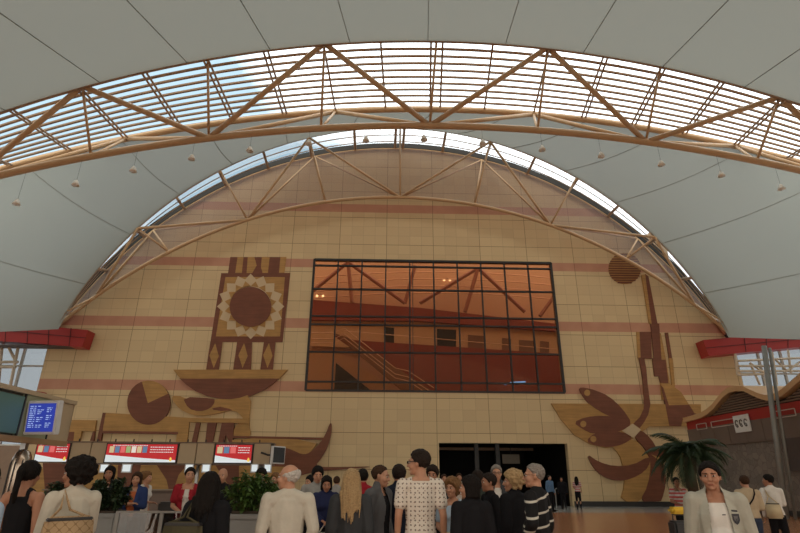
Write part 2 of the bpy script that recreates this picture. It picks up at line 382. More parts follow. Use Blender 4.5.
# ------------------------------------------------------------------ doorway corridor
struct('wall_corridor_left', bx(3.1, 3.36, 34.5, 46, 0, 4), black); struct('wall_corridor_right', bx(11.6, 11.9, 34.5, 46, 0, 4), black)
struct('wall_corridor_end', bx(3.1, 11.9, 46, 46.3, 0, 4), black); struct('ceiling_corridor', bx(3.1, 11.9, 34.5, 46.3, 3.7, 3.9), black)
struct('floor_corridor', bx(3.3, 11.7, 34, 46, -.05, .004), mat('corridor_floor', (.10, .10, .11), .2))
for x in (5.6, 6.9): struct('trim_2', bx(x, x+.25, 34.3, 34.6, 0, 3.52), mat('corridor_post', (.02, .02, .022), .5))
es_ = thing('exit_sign', 'small green lit exit sign deep in the dark doorway', 'sign', at(563, 462, 40))
obj('sign_box', bx(-.3, .3, 0, .08, -.16, .16), dark, es_)
obj('sign_face', bx(-.27, .27, -.01, 0, -.13, .13), mat('exit_green', (.0, .2, .08), .5, emit=(.02, .6, .22), es=.45), es_)
def txt(s, size, m, par, loc, rot=(PI/2, 0, 0), ext=.004, name='lettering', al='CENTER'):
    cu = bpy.data.curves.new('t', 'FONT'); cu.body = s; cu.size = size; cu.extrude = ext; cu.align_x = al; cu.align_y = 'CENTER'
    o = bpy.data.objects.new('t', cu); C.objects.link(o); dg = bpy.context.evaluated_depsgraph_get()
    me = bpy.data.meshes.new_from_object(o.evaluated_get(dg)); bpy.data.objects.remove(o)
    o2 = obj(name, me, m, par); o2.location = loc; o2.rotation_euler = rot; return o2
b = nb()   # running-figure pictogram
tube(b, [(-.02, -.015, .0), (.04, -.015, .04), (.02, -.015, .08)], .02, 6); tube(b, [(-.02, -.015, 0), (-.06, -.015, -.05), (-.12, -.015, -.05)], .015, 6); tube(b, [(.0, -.015, 0), (.04, -.015, -.04), (.03, -.015, -.1)], .015, 6)
obj('pictogram', b, white, es_)
obj('hanger', tb([(0, .04, .15), (0, .04, .8)], .015, 5), dark, es_)
hs = thing('hanging_sign', 'dim blank signboard hanging inside the dark doorway', 'sign', at(511, 459, 36))
obj('board', bx(-.55, .55, 0, .08, -.28, .28), mat('dim_board', (.16, .14, .11), .6), hs)
obj('hanger', tb([(0, .04, .28), (0, .04, 3.7-hs.location.z)], .02, 6), dark, hs)
hr = thing('handrail_barrier', 'bright steel queue rail standing in the doorway', 'barrier', (at(556, 500, 33).x, 32.6, 0))
for x, y0 in ((-.12, 0), (.35, 0)):
    obj('post', tb([(x, 0, 0), (x, 0, .95)], .03, 8), grey, hr)
obj('top_rail', tb([(-.12, 0, .95), (-.05, -.02, 1.0), (.35, 0, .95)], .03, 8), grey, hr)
# ------------------------------------------------------------------ murals (stone inlay on the wall)
def mural(name, label, org):
    t = thing(name, label, 'mural', org); return t
class Mu:
    def __init__(s, t): s.t = t; s.k = 0
    def p(s, name, pts, m, lab=None):
        s.k += 1; y = 33.99-.004*s.k
        b = nb(); O = s.t.location
        prism(b, [(v.x-O.x, y-O.y, v.z-O.z) for v in (at(x, yy, 34.0) for x, yy in pts)], (0, 33.998-y, 0))
        return obj(name, b, m, s.t)
    def e(s, name, cx_, cy_, rx, ry, m, a0=0, a1=360, wedge=False, n=48):
        pts = [(cx_+rx*math.cos(R(a0+(a1-a0)*i/n)), cy_+ry*math.sin(R(a0+(a1-a0)*i/n))) for i in range(n+(a1-a0 < 360))]
        if wedge: pts.append((cx_, cy_))
        return s.p(name, pts, m)
def smooth(pts, it=2):    # rounds an outline (Chaikin)
    for _ in range(it):
        o = []
        for i in range(len(pts)):
            a, c = pts[i], pts[(i+1) % len(pts)]
            o += [(a[0]*.75+c[0]*.25, a[1]*.75+c[1]*.25), (a[0]*.25+c[0]*.75, a[1]*.25+c[1]*.75)]
        pts = o
    return pts
def cr(x, y, s=3.3333, ox=180, oy=240): return (ox+x/s, oy+y/s)
lm = mural('wall_mural', 'inlaid stone mural with sun medallion, bowl and boat shapes left of the window', (-12, 34, 8)); M_ = Mu(lm)
c_ = lambda L, **k: [cr(x, y, **k) for x, y in L]
M_.p('plume', c_([(168, 57), (355, 57), (348, 112), (160, 112)]), brown)
for a in ([(192, 57), (212, 57), (206, 112), (184, 112)], [(226, 57), (248, 57), (256, 85), (240, 112), (222, 112)], [(273, 57), (299, 57), (293, 112), (276, 112), (270, 90)], [(335, 57), (355, 57), (348, 112), (330, 112)]): M_.p('plume_stripe', c_(a), ochre)
M_.p('medallion_frame', c_([(138, 111), (368, 110), (342, 341), (102, 340)]), brown)
M_.p('medallion_field', c_([(152, 124), (350, 124), (334, 322), (120, 322)]), ochre)
cx0, cy0 = 236, 222; NT = 16
star = []
for i in range(NT*2):
    a = 2*PI*i/(NT*2)-PI/2; rr = 1.0 if i % 2 == 0 else .84
    star.append(cr(cx0+112*rr*math.cos(a), cy0+109*rr*math.sin(a)))
M_.p('sun_rays', star, cream)
for i in range(NT):
    a = 2*PI*(i+.5)/NT-PI/2; da = PI/NT
    M_.p('ray_tooth', c_([(cx0+70*math.cos(a-da), cy0+68*math.sin(a-da)), (cx0+87*math.cos(a), cy0+85*math.sin(a)), (cx0+70*math.cos(a+da), cy0+68*math.sin(a+da))]), ochre)
M_.e('sun_disc', *cr(cx0, cy0+2), 69/3.333, 66/3.333, brown)
for a in ([(103, 340), (142, 340), (130, 433), (89, 433)], [(192, 340), (241, 340), (237, 433), (179, 433)], [(281, 340), (319, 340), (310, 433), (269, 433)]):
    M_.p('leg', c_(a), brown)
    x = sum(p[0] for p in a)/4; M_.p('diamond', c_([(x+3, 345), (x+15, 388), (x-2, 428), (x-16, 385)]), ochre)
M_.p('bowl', [(180, 378.5)]+[(180+54*(1+math.sin(R(t)))/1-0-0, 378.5+20*math.cos(R(t))) for t in range(-80, 85, 8)]+[(289, 378.5)], brown) if False else M_.p('bowl', [(180, 378.5), (187, 385), (196, 391.5), (208, 396.5), (222, 399.3), (236, 399.5), (250, 396.5), (262, 391.5), (272, 385), (280, 378.5)], brown)
M_.p('bowl_rim', [(174, 370), (288, 370), (279.5, 379), (181, 379)], ochre)
M_.p('vessel', smooth([(171, 396), (184, 396.5), (192, 404), (212, 405), (214, 399), (236, 399.7), (252, 394), (249, 424), (252, 438), (232, 438), (236, 425), (245, 420), (238, 412), (230, 410.5), (218, 414), (200, 416.5), (186, 413), (177, 406)], 1), ochre)
M_.p('half_disc', smooth([(183, 397), (214, 398.5), (216, 402), (211, 409), (200, 412), (189, 409)], 1), brown)
M_.p('leaf', [(213, 408.5), (221, 407), (230, 409), (233, 410.5), (222, 411.3), (214, 410)], brown)
M_.p('table_band', [(106, 413), (190.5, 418), (188, 442), (177, 442), (178, 432), (104, 431)], ochre)
M_.p('table_leg', [(104, 413), (107, 413), (102, 441), (98, 441)], brown); M_.p('table_line', [(103, 431), (179, 432), (179, 434.5), (103, 433.5)], brown)
M_.e('ball', 149.7, 403, 21.3, 22, brown)
M_.p('ball_wedge', [(149, 403.5)]+[(149.7+21.3*math.cos(R(t)), 403+22*math.sin(R(t))) for t in range(-108, -20, 7)], ochre)
M_.p('bench', [(70, 420), (97.5, 420.5), (96, 431.5), (83, 431.5), (81, 441), (68.5, 441)], ochre)
M_.p('bench_leg', [(70, 432), (76, 432), (75, 441), (68, 441)], brown); M_.p('bench_leg', [(94.5, 431.5), (96, 431.5), (95, 441), (91.5, 441)], brown)
M_.p('shelf_strip', [(190, 418), (248, 419), (250, 423.5), (190, 422.5)], ochre)
for a in ([(197, 423), (201, 423), (197, 443), (192.5, 443)], [(208.4, 423), (217.3, 423), (213, 443.5), (206, 443.5)], [(222.5, 423), (234.8, 423), (233.5, 444), (230.5, 444), (226.5, 435), (225, 444), (219, 443.5)]): M_.p('stripe', a, brown)
M_.p('hull', smooth([(233, 438), (320, 440), (309, 455), (299, 460), (286, 450), (268, 445), (233, 446)], 1), ochre)
M_.p('hull_line', [(233, 436), (325, 437.8), (324, 440), (233, 438.3)], brown)
M_.p('crescent', smooth([(262, 445), (276, 446), (291, 449), (305, 456), (316, 448.5), (325, 437), (331.5, 420), (332, 431), (329, 445), (322, 458), (314, 467), (345, 467), (378, 466.3), (345, 469.5), (312, 472), (290, 479), (262, 479)], 2), brown)
M_.p('lower_field', [(30, 470), (95, 463), (296, 467), (290, 500), (30, 500)], ochre)
for a in ([(157, 463), (190, 463), (180, 475), (172, 498), (168, 480)], [(120, 463), (143, 463), (136, 498), (118, 498)], [(215, 463), (240, 463), (240, 498), (226, 480)], [(45, 463), (70, 463), (66, 500), (48, 500)]): M_.p('lower_stripe', a, brown)
rm = mural('wall_mural', 'inlaid stone mural of leafy plant rising to a slatted disc right of the window', (16, 34, 8)); M_ = Mu(rm)
u = lambda L: [cr(x, y, 3.333, 600, 240) for x, y in L]
v = lambda L: [cr(x, y, 3.806, 545, 370) for x, y in L]
M_.e('disc', 624.6, 268.5, 16.2, 15.6, ochre)
for k in range(-6, 7):
    yy = k*2.35; hw = math.sqrt(max(0, 1-(yy/15.6)**2))*16.2
    M_.p('disc_slat', [(624.6-hw, 268+yy), (624.6+hw, 268.2+yy), (624.6+hw, 269.3+yy), (624.6-hw, 269.1+yy)], brown)
M_.p('stem_edge', u([(137, 118), (151, 115), (173, 280), (162, 280)]), ochre)
M_.p('upper_stem', u([(149, 114), (160, 122), (192, 290), (172, 290)]), brown)
M_.p('block', u([(130, 307), (169, 307), (171, 397), (133, 395)]), brown); M_.p('block_edge', u([(120, 307), (130, 307), (134, 395), (125, 395)]), ochre)
M_.p('trunk_edge', u([(172, 307), (201, 312), (218, 400), (240, 533), (205, 533), (192, 400)]), ochre)
M_.p('trunk', u([(167, 280), (195, 280), (203, 400), (217, 400), (226, 478), (200, 478), (178, 395)]), brown)
M_.p('foot_block', u([(172, 395), (192, 395), (196, 455), (180, 455)]), brown)
M_.p('side_bar', u([(215, 310), (225, 310), (238, 395), (228, 395)]), brown); M_.p('side_bar_edge', u([(228, 395), (240, 395), (248, 490), (238, 490)]), ochre)
M_.p('leaf_field', v([(22, 128), (590, 131), (590, 215), (395, 215), (333, 260), (290, 290), (230, 297), (170, 283), (110, 248), (60, 190)]), ochre)
M_.p('skirt', v([(440, 50), (475, 55), (515, 85), (545, 133), (462, 135)]), ochre)
M_.p('skirt_panel', v([(438, 60), (447, 68), (468, 135), (545, 133), (565, 165), (590, 174), (520, 190), (515, 215), (470, 213), (455, 135)]), brown)
M_.p('curved_leg', v([(355, -46), (375, -46), (383, 0), (388, 60), (398, 130), (390, 170), (375, 198), (357, 222), (333, 205), (358, 180), (372, 150), (376, 110), (370, 40), (364, 0)]), brown)
M_.p('leaf', smooth(v([(127, 68), (150, 68), (190, 78), (240, 100), (290, 145), (330, 205), (300, 205), (250, 180), (200, 155), (160, 125), (135, 90)]), 1), brown)
M_.p('leaf', smooth(v([(105, 200), (150, 180), (220, 173), (290, 185), (330, 207), (290, 232), (240, 240), (180, 245), (140, 225)]), 1), brown)
M_.p('leaf', smooth(v([(152, 272), (185, 240), (240, 235), (290, 235), (335, 258), (290, 285), (240, 295), (190, 288)]), 1), brown)
for a in ((158, 88), (143, 206), (181, 263)): M_.e('berry', *cr(*a, 3.806, 545, 370), 3, 3.2, ochre, n=20)
M_.p('root', smooth(v([(252, 293), (290, 290), (333, 258), (372, 300), (402, 350), (405, 420), (372, 500), (283, 500), (300, 440), (295, 370), (280, 320)]), 1), ochre)
M_.p('root_band', smooth(v([(345, 240), (362, 228), (400, 262), (425, 305), (430, 345), (452, 362), (457, 430), (440, 497), (430, 500), (355, 500), (388, 440), (400, 350), (380, 300), (340, 262)]), 1), brown)
M_.p('crescent', smooth(v([(155, 318), (200, 350), (260, 367), (330, 362), (392, 328), (398, 348), (378, 385), (325, 415), (270, 424), (215, 405), (180, 370)]), 1), brown)
M_.p('diamond', v([(330, 205), (361, 228), (333, 259), (290, 232)]), cream)
M_.p('frond', v([(430, 345), (400, 322), (470, 300), (530, 305), (560, 350), (500, 362)]), ochre)
M_.p('frond_tip', v([(400, 322), (425, 300), (530, 292), (470, 320), (440, 335)]), brown)
# ------------------------------------------------------------------ floor
fm, q, b = nmat('floor_terrazzo', .22, .5)
tc = q.n('ShaderNodeTexCoord'); br = q.n('ShaderNodeTexBrick', offset=0.0); q.l(tc.outputs['Object'], br.inputs['Vector'])
br.inputs['Scale'].default_value = 1; br.inputs['Brick Width'].default_value = .8; br.inputs['Row Height'].default_value = .8; br.inputs['Mortar Size'].default_value = .01
br.inputs['Color1'].default_value = (.44, .19, .085, 1); br.inputs['Color2'].default_value = (.38, .16, .075, 1); br.inputs['Mortar'].default_value = (.2, .1, .06, 1)
q.l(br.outputs['Color'], b.inputs['Base Color'])
fm2, q, b = nmat('floor_grey', .2, .5)
tc = q.n('ShaderNodeTexCoord'); br = q.n('ShaderNodeTexBrick', offset=0.0); q.l(tc.outputs['Object'], br.inputs['Vector'])
br.inputs['Scale'].default_value = 1; br.inputs['Brick Width'].default_value = .8; br.inputs['Row Height'].default_value = .8; br.inputs['Mortar Size'].default_value = .01
br.inputs['Color1'].default_value = (.33, .33, .31, 1); br.inputs['Color2'].default_value = (.28, .28, .27, 1); br.inputs['Mortar'].default_value = (.15, .15, .15, 1)
q.l(br.outputs['Color'], b.inputs['Base Color'])
b = nb(); box(b, -45, 45, -30, 28, -.2, 0); struct('floor', b, fm)
struct('wall_front', bx(-32, 32, -14.4, -14, 5, 21), mat('front_wall', (.55, .40, .26), .7))
struct('floor_strip', bx(-45, 45, 28, 34.5, -.2, 0), fm2)
# ------------------------------------------------------------------ red roof edges left and right of the wall
def fascia(label, pts, D, dep, seams):
    t = thing('roof_fascia', label, 'fascia', at(*pts[0], D))
    b = nb(); prism(b, [at(x, y, D)-t.location for x, y in pts], (0, dep, 0)); obj('fascia_panel', b, red, t)
    for s0, s1 in seams:
        obj('joint', tb([at(*s0, D-.01)-t.location, at(*s1, D-.01)-t.location], .025, 4), mat('joint', (.08, .015, .015), .6), t)
    return t
fascia('dark red roof edge panel left of the stone wall under the fabric', [(-60, 318), (0, 322), (88, 330), (82, 347), (0, 341), (-60, 337)], 33.0, .9, [((28, 324), (27, 343.5)), ((49, 326), (48, 345)), ((71, 328), (69, 346)), ((0, 330), (86, 338)), ((6, 322), (5, 342))])
fascia('dark red roof edge panel right of the stone wall under the fabric', [(703, 340), (800, 331), (860, 326), (860, 342), (800, 347), (709, 356)], 33.0, .9, [((744, 336), (746, 352)), ((766, 334), (767, 350)), ((788, 332), (788, 348)), ((706, 348), (800, 339))])
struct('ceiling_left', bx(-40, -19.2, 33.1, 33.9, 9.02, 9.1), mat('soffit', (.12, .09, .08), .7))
# side glazing beyond the left and right edges of the wall
def side_glass(nm, x0, x1, z0, z1, y, nx, nz):
    w = struct(nm, bx(x0, x1, y-.06, y+.06, z0-.08, z0+.08), white)
    for i in range(nx+1): x = x0+(x1-x0)*i/nx; obj('mullion', bx(x-.06, x+.06, y-.08, y+.08, z0, z1), mat('pale_frame', (.5, .48, .43), .5), w)
    for k in range(1, nz+1): z = z0+(z1-z0)*k/nz; obj('transom', bx(x0, x1, y-.06, y+.06, z-.05, z+.05), MC['pale_frame'], w)
    obj('glass_pane', bx(x0, x1, y-.01, y+.01, z0, z1), glass('side_glass', (.52, .53, .53), .10), w)
side_glass('window_2', -29, -21.6, 3.2, 10.4, 34.3, 5, 3)
side_glass('window_3', 23.3, 31, 3.2, 10.4, 34.3, 5, 3)
struct('wall_left_far', bx(-30, -21.5, 34.1, 34.6, 0, 3.2), mat('side_stone', (.3, .2, .14), .7))
t = thing('roof_fascia', 'short red ledge below the left side glazing', 'fascia', at(20, 391, 33.5))
b = nb(); prism(b, [at(x, y, 33.5)-t.location for x, y in ((0, 384), (28, 390), (43, 392), (41, 396), (0, 392))], (0, .4, 0)); obj('fascia_panel', b, red, t)
t = thing('pipe_trellis', 'pale pipe lattice behind the left side glazing', 'trellis', (-23.5, 33.6, 0))
for x, y0, x1, y1 in ((2, 347, -2, 388), (18, 348, 10, 388), (9, 348, 16, 362), (0, 362, 18, 362), (0, 367, 16, 367)):
    obj('pipe', tb([at(x, y0, 33.7)-t.location, at(x1, y1, 33.7)-t.location], .09, 8), mat('pale_pipe', (.50, .42, .32), .5), t)
t = thing('pipe_trellis', 'pale pipe lattice under the right red roof edge', 'trellis', (22.5, 33.2, 0))
for x, y0, x1, y1 in ((735, 354, 737.5, 375), (736, 361, 800, 358), (738, 366, 800, 366), (738, 371, 800, 371), (738, 375, 765, 374), (750, 363, 760, 385), (750, 363, 764, 373), (776, 360, 787, 371), (787, 371, 800, 362), (788, 350, 791, 373), (772, 352, 777, 385)):
    obj('pipe', tb([at(x, y0, 32.7)-t.location, at(x1, y1, 32.7)-t.location], .07, 8), MC['pale_pipe'], t)
# ------------------------------------------------------------------ right building with wavy roof
XF = 18.5
rb = thing('side_pavilion', 'stone-faced pavilion with wavy tan roof edge and louvred band at right', 'building', (XF, 28, 0))
O = rb.location
def rp(x, y, dx=-.2): p = atx(x, y, XF+dx); return p-O
wave = [(672, 421), (683, 418), (692, 415.5), (700, 413), (706, 409.5), (712, 404.5), (717, 398), (722, 392), (728, 387.5), (735, 385.5), (743, 386), (750, 389.5), (758, 393), (765, 395), (772, 394.5), (780, 390.5), (786, 385.5), (792, 380), (800, 373), (812, 364), (828, 358), (850, 364), (880, 372)]
wp = [rp(x, y) for x, y in wave]; ys = [p.y for p in wp]
wp = [p for p in wp if p.y+O.y < 33.9]
yA = wp[0].y; yB = wp[-1].y
b = nb()
rings = []
for p in wp: rings.append([b.verts.new((xx, p.y, p.z+zz)) for xx, zz in ((-.22, 0), (-.22, -.27), (4.5, -.27), (4.5, 0))])
for a_, c2 in zip(rings, rings[1:]):
    for t_ in range(4): b.faces.new((a_[t_], a_[(t_+1) % 4], c2[(t_+1) % 4], c2[t_]))
b.faces.new(rings[0]); b.faces.new(rings[-1][::-1])
obj('wavy_roof', b, mat('tan_panel', (.62, .38, .19), .5, 0, .1, 2), rb, smooth=False)
zt = lambda y: float(np.interp(-y, [-p.y for p in wp], [p.z for p in wp]))
b = nb(); k = 0   # louvre band follows the roof wave
yy = yA
zl = 4.82
for zi in range(22):
    z = zl+.09+zi*.125
    seg = []
    nn = 90
    for i in range(nn+1):
        y = yA+(yB-yA)*i/nn
        if zt(y)-.27 > z+.06: seg.append(y)
        else:
            if len(seg) > 1: box(b, -.02, .12, seg[-1], seg[0], z-.035, z+.035)
            seg = []
    if len(seg) > 1: box(b, -.02, .12, seg[-1], seg[0], z-.035, z+.035)
obj('louvre_band', b, mat('louvre', (.20, .13, .09), .5), rb)
b = nb(); L_ = [(0.15, p.y, p.z-.2) for p in wp]; prism(b, [(0.15, yA, zl)]+L_+[(0.15, yB, zl)], (.2, 0, 0)); obj('backing', b, mat('louvre_back', (.05, .035, .028), .8), rb)
obj('red_band', bx(-.05, .3, yB, yA, 4.3, 4.82), red, rb)
gp_ = mat('grey_brown_panel', (.17, .125, .10), .5, 0, .1, .6)
b = nb(); y = yA
while y > yB: box(b, -.1, .3, max(y-1.35, yB), y-.03, 3.27, 4.3); y -= 1.35
obj('panel_band', b, gp_, rb)
rs, q, bb = nmat('rubble_stone', .8, .2)
tc = q.n('ShaderNodeTexCoord'); vo_ = q.n('ShaderNodeTexVoronoi'); vo_.inputs['Scale'].default_value = 3.4; q.l(tc.outputs['Object'], vo_.inputs['Vector'])
ve = q.n('ShaderNodeTexVoronoi', feature='DISTANCE_TO_EDGE'); ve.inputs['Scale'].default_value = 3.4; q.l(tc.outputs['Object'], ve.inputs['Vector'])
sx = q.n('ShaderNodeSeparateColor'); q.l(vo_.outputs['Color'], sx.inputs[0])
cc = q.mix(sx.outputs[0], (.19, .155, .13), (.25, .21, .17)); cc = q.mix(q.math('LESS_THAN', ve.outputs[0], .025), cc, (.15, .12, .10)); q.l(cc, bb.inputs['Base Color'])
obj('stone_wall', bx(.0, .5, yB, yA, .25, 3.27), rs, rb); obj('plinth', bx(-.04, .5, yB, yA, 0, .25), dark, rb)
obj('corner_recess', bx(-.14, .2, 23.2-28, 25.2-28, 1.9, 3.3), mat('recess', (.09, .07, .06), .7), rb)
b = nb(); frame = mat('pale_line', (.5, .42, .36), .5)
for y0, y1 in ((30.4, 27.6), (25.4, 23.9), (31.9, 30.9)):
    b = nb()
    for z in (4.22, 4.52): box(b, -.13, -.1, y1-28, y0-28, z-.02, z+.02)
    for y in (y0-28, y1-28): box(b, -.13, -.1, y-.02, y+.02, 4.22, 4.52)
    obj('outline_frame', b, frame, rb)
sg = thing('sign_panel', 'white sign with three dark curled symbols on the pavilion front', 'sign', atx(741.5, 423.5, XF-.18))
obj('sign_board', bx(0, .05, -.62, .62, -.42, .42), white, sg)
for k, y in enumerate((.36, .0, -.36)):
    b = nb(); pts = [(-.015, y-.11*math.cos(t*.45+.5), .17*math.sin(t*.45+.5)+.02) for t in range(12)]; tube(b, pts, .028, 6)
    tube(b, [(-.015, y+.02, .0), (-.015, y-.04, -.08)], .03, 6); obj('symbol', b, mat('symbol_grey', (.14, .12, .1), .6), sg)
# two leaning grey posts
t = thing('pipe_column', 'pair of tall grey steel pipes in front of the wavy-roofed pavilion', 'column', (17.2, 24, 0))
for a_, c2, pr in (((764, 346), (785, 512), .115), ((769.5, 348), (794, 512), .07)):
    p0 = at(*a_, 24.2); p1 = at(*c2, 24.2); p1 = Vector((p1.x, 24.2, .0))
    obj('pipe', tb([p1-t.location, p0-t.location], pr, 12), mat('pipe_grey', (.24, .24, .22), .45, .2), t, smooth=True)
for z in (1.5, 4.2, 7.0):
    obj('bracket', bx(-.15, .75, .1, .3, z-.06, z+.06), MC['pipe_grey'], t) if False else None
# ------------------------------------------------------------------ world and lights
W = bpy.data.worlds.new('sky'); bpy.context.scene.world = W; W.use_nodes = True; q = N(W); q.nt.nodes.clear()
tc = q.n('ShaderNodeTexCoord'); sp = q.n('ShaderNodeSeparateXYZ'); q.l(tc.outputs['Generated'], sp.inputs[0])
nz = q.n('ShaderNodeTexNoise'); nz.inputs['Scale'].default_value = 2.2; nz.inputs['Detail'].default_value = 6; nz.inputs['Roughness'].default_value = .55; q.l(tc.outputs['Generated'], nz.inputs[0])
# whiter cloud to the right and high up, blue to the left and low over the roof
g = q.math('ADD', q.math('MULTIPLY', sp.outputs[0], 1.1), q.math('MULTIPLY', sp.outputs[2], 2.0))
g = q.math('ADD', g, q.math('MULTIPLY', nz.outputs['Fac'], .9))
f = q.n('ShaderNodeMapRange'); q.l(g, f.inputs[0]); f.inputs[1].default_value = 1.50; f.inputs[2].default_value = 1.66
col = q.mix(f.outputs[0], (.42, .56, .66), (1.9, 1.95, 2.0))
lo = q.n('ShaderNodeMapRange'); q.l(sp.outputs[2], lo.inputs[0]); lo.inputs[1].default_value = .25; lo.inputs[2].default_value = .45
col = q.mix(lo.outputs[0], (.80, .85, .9), col)
back = q.n('ShaderNodeMapRange'); q.l(sp.outputs[1], back.inputs[0]); back.inputs[1].default_value = .0; back.inputs[2].default_value = -.3
col = q.mix(back.outputs[0], col, (1.35, 1.25, 1.08))
bgn = q.n('ShaderNodeBackground'); q.l(col, bgn.inputs[0]); bgn.inputs[1].default_value = 1.0
o = q.n('ShaderNodeOutputWorld'); q.l(bgn.outputs[0], o.inputs[0])
vs = bpy.context.scene.view_settings; vs.view_transform = 'Standard'; vs.look = 'None'; vs.gamma = 1; vs.exposure = 0.78
bpy.context.scene.cycles.max_bounces = 6; bpy.context.scene.cycles.diffuse_bounces = 4; bpy.context.scene.cycles.transparent_max_bounces = 12
bpy.context.scene.cycles.use_denoising = True
# ------------------------------------------------------------------ check-in hall furniture on the left
def lettering_lines(par, x0, x1, z, n, m, y, h=.02):
    b = nb(); x = x0
    rnd = random.Random(int(x0*100+z*77))
    while x < x1:
        w = rnd.uniform(.03, .10); box(b, x, min(x+w, x1), y-.004, y, z-h/2, z+h/2); x += w+.025
    return b
lit = lambda nm, c, e: mat(nm, c, .4, 0, .05, 3, emit=c, es=e)
adred = lit('ad_red', (.42, .015, .02), .42); adwhite = lit('ad_white', (.62, .70, .74), .42); adp = [lit('ad_a', (.6, .5, .3), .35), lit('ad_b', (.1, .2, .35), .35), lit('ad_c', (.5, .1, .1), .6), lit('ad_d', (.3, .45, .2), .35), lit('ad_e', (.75, .7, .65), .35)]
DB = 25.0
pL, pR = at(66, 451, DB), at(270, 455, DB)
zb, zt_ = 2.08, 2.92
cb = thing('counter_canopy', 'long beige signage box band on posts above the check-in counters', 'canopy', (pL.x, DB, 0))
wid = pR.x-pL.x
def cxp(px): return at(px, 453, DB).x-pL.x
segs = [0, cxp(90), cxp(106)]+[cxp(178), cxp(196), cxp(214), cxp(253), wid]
obj('core', bx(0, wid, .1, .9, zb+.02, zt_-.02), mat('core_dark', (.10, .08, .06), .7), cb)
for a_, c2 in zip(segs, segs[1:]): obj('cladding_panel', bx(a_+.02, c2-.02, .0, .12, zb, zt_, .01), beige, cb)
obj('top_rail', bx(-.05, wid+.05, -.03, 1, zt_, zt_+.05), mat('rail_brown', (.16, .11, .08), .5), cb)
obj('bottom_rail', bx(-.05, wid+.05, -.03, 1, zb-.06, zb), MC['rail_brown'], cb)
for x in (.3, cxp(106), cxp(196), cxp(258), wid-.4): obj('post', bx(x-.06, x+.06, .5, .62, 0, zb-.05), grey, cb)
for k in range(11):
    x = .5+k*(wid-1)/10; obj('stud', tb([(x, -.03, zt_+.05), (x, -.03, zt_+.16)], .03, 6), dark, cb)
def ad(px0, px1, label, D=DB, y0=-.07):
    a_, c2 = at(px0, 453, D), at(px1, 453, D); w = c2.x-a_.x; h = .74
    t = thing('advert_screen', label, 'screen', (a_.x, D+y0, zb+.04)); P = t
    obj('housing', bx(-.05, w+.05, .0, .07, -.04, h+.04), dark, P)
    Q = obj('poster', bx(0, w, -.012, 0, 0, h), adred, P)
    b = nb(); L = [(0, -.016, 0), (w, -.016, 0), (w, -.016, h*.12)]+[(w*(1-i/10), -.016, h*(.12+.28*(i/10)**1.2)) for i in range(1, 11)]; prism(b, L, (0, .004, 0)); obj('white_wave', b, adwhite, Q)
    n = max(3, int(w/.42)); rnd = random.Random(px0)
    for i in range(n):
        x = w*.04+i*w*.55/n; obj('product_picture', bx(x, x+w*.45/n, -.017, -.012, h*.52, h*.88), adp[i % 5], Q)
    for r_ in range(3): obj('lettering', lettering_lines(P, w*.62, w*.95, h*(.84-.14*r_), 0, None, -.012, .03), adwhite, Q)
    obj('lettering', lettering_lines(P, w*.08, w*.58, h*.93, 0, None, -.012, .025), adwhite, Q)
    obj('bottle_picture', tb([(w*.93, -.02, h*.06), (w*.93, -.02, h*.2), (w*.93, -.02, h*.28)], [.05, .05, .015], 8), lit('ad_yellow', (.8, .55, .1), .4), Q)
    return t
ad(107, 177, 'long lit red advertising screen with white wave, widest on the counter band')
ad(216, 252, 'shorter lit red advertising screen near the right end of the counter band')
ad(37, 69, 'small lit red advertising screen partly below the blue flight monitor')
def monitor(name, label, loc, rz, tilt, w, h, screen, rows, frame):
    t = thing(name, label, 'monitor', loc, rz)
    def rot(b): bmesh.ops.rotate(b, verts=b.verts, cent=(0, 0, 0), matrix=Matrix.Rotation(tilt, 3, 'X')); return b
    obj('casing', rot(bx(-w/2-.05, w/2+.05, 0, .12, -h/2-.05, h/2+.05, .012)), frame, t)
    obj('back_box', rot(bx(-w*.3, w*.3, .08, .28, -h*.3, h*.3, .02)), frame, t)
    SC = obj('screen', rot(bx(-w/2, w/2, -.008, 0, -h/2, h/2)), screen, t)
    for i in range(rows):
        z = h*.40-i*h*.8/rows
        b = lettering_lines(t, -w*.44, -w*.22, z, 0, None, -.009, h*.022)
        for f0, f1 in ((-.15, .12), (.2, .4)):
            if (i*7+int(f1*10)) % 4: b2 = lettering_lines(t, w*f0, w*(f0+(f1-f0)*(.5+.5*((i*3) % 4)/3)), z, 0, None, -.009, h*.022); me = bpy.data.meshes.new('x'); b2.to_mesh(me); b.from_mesh(me); b2.free()
        obj('lettering', rot(b), lit('text_white', (.45, .6, .85), .4), SC)
    return t
blue = lit('screen_blue', (.02, .035, .26), .6)
# near left signage box, running down the hall
XL = -6.6
nc = thing('counter_canopy', 'near beige and teal-glass signage box running along the far left', 'canopy', (XL, 11.8, 0))
obj('core', bx(-.9, -.08, -8, 0, 2.2, 2.98), mat('core_dark', (.1, .08, .06)), nc)
obj('cladding_panel', bx(-.08, 0, -.72, 0, 2.18, 2.98, .01), beige, nc)
obj('cladding_panel', bx(-.08, 0, -1.62, -.74, 2.18, 2.98, .01), mat('pale_green_panel', (.30, .33, .22), .4), nc)
obj('teal_panel', bx(-.08, 0, -8, -1.64, 2.28, 2.93, .01), lit('teal_glow', (.07, .13, .11), .12), nc, label='teal backlit glass panel')
obj('bottom_strip', bx(-.1, .02, -8, .02, 2.14, 2.24), mat('warm_strip', (.36, .23, .12), .5), nc); obj('top_rail', bx(-.9, .03, -8, .03, 2.98, 3.06), beige, nc)
obj('end_panel', bx(-.9, 0, -.02, .02, 2.18, 2.98), beige, nc)
for y in (-.73, -1.63): obj('joint', bx(-.02, .015, y-.015, y+.015, 2.16, 3.0), dark, nc)
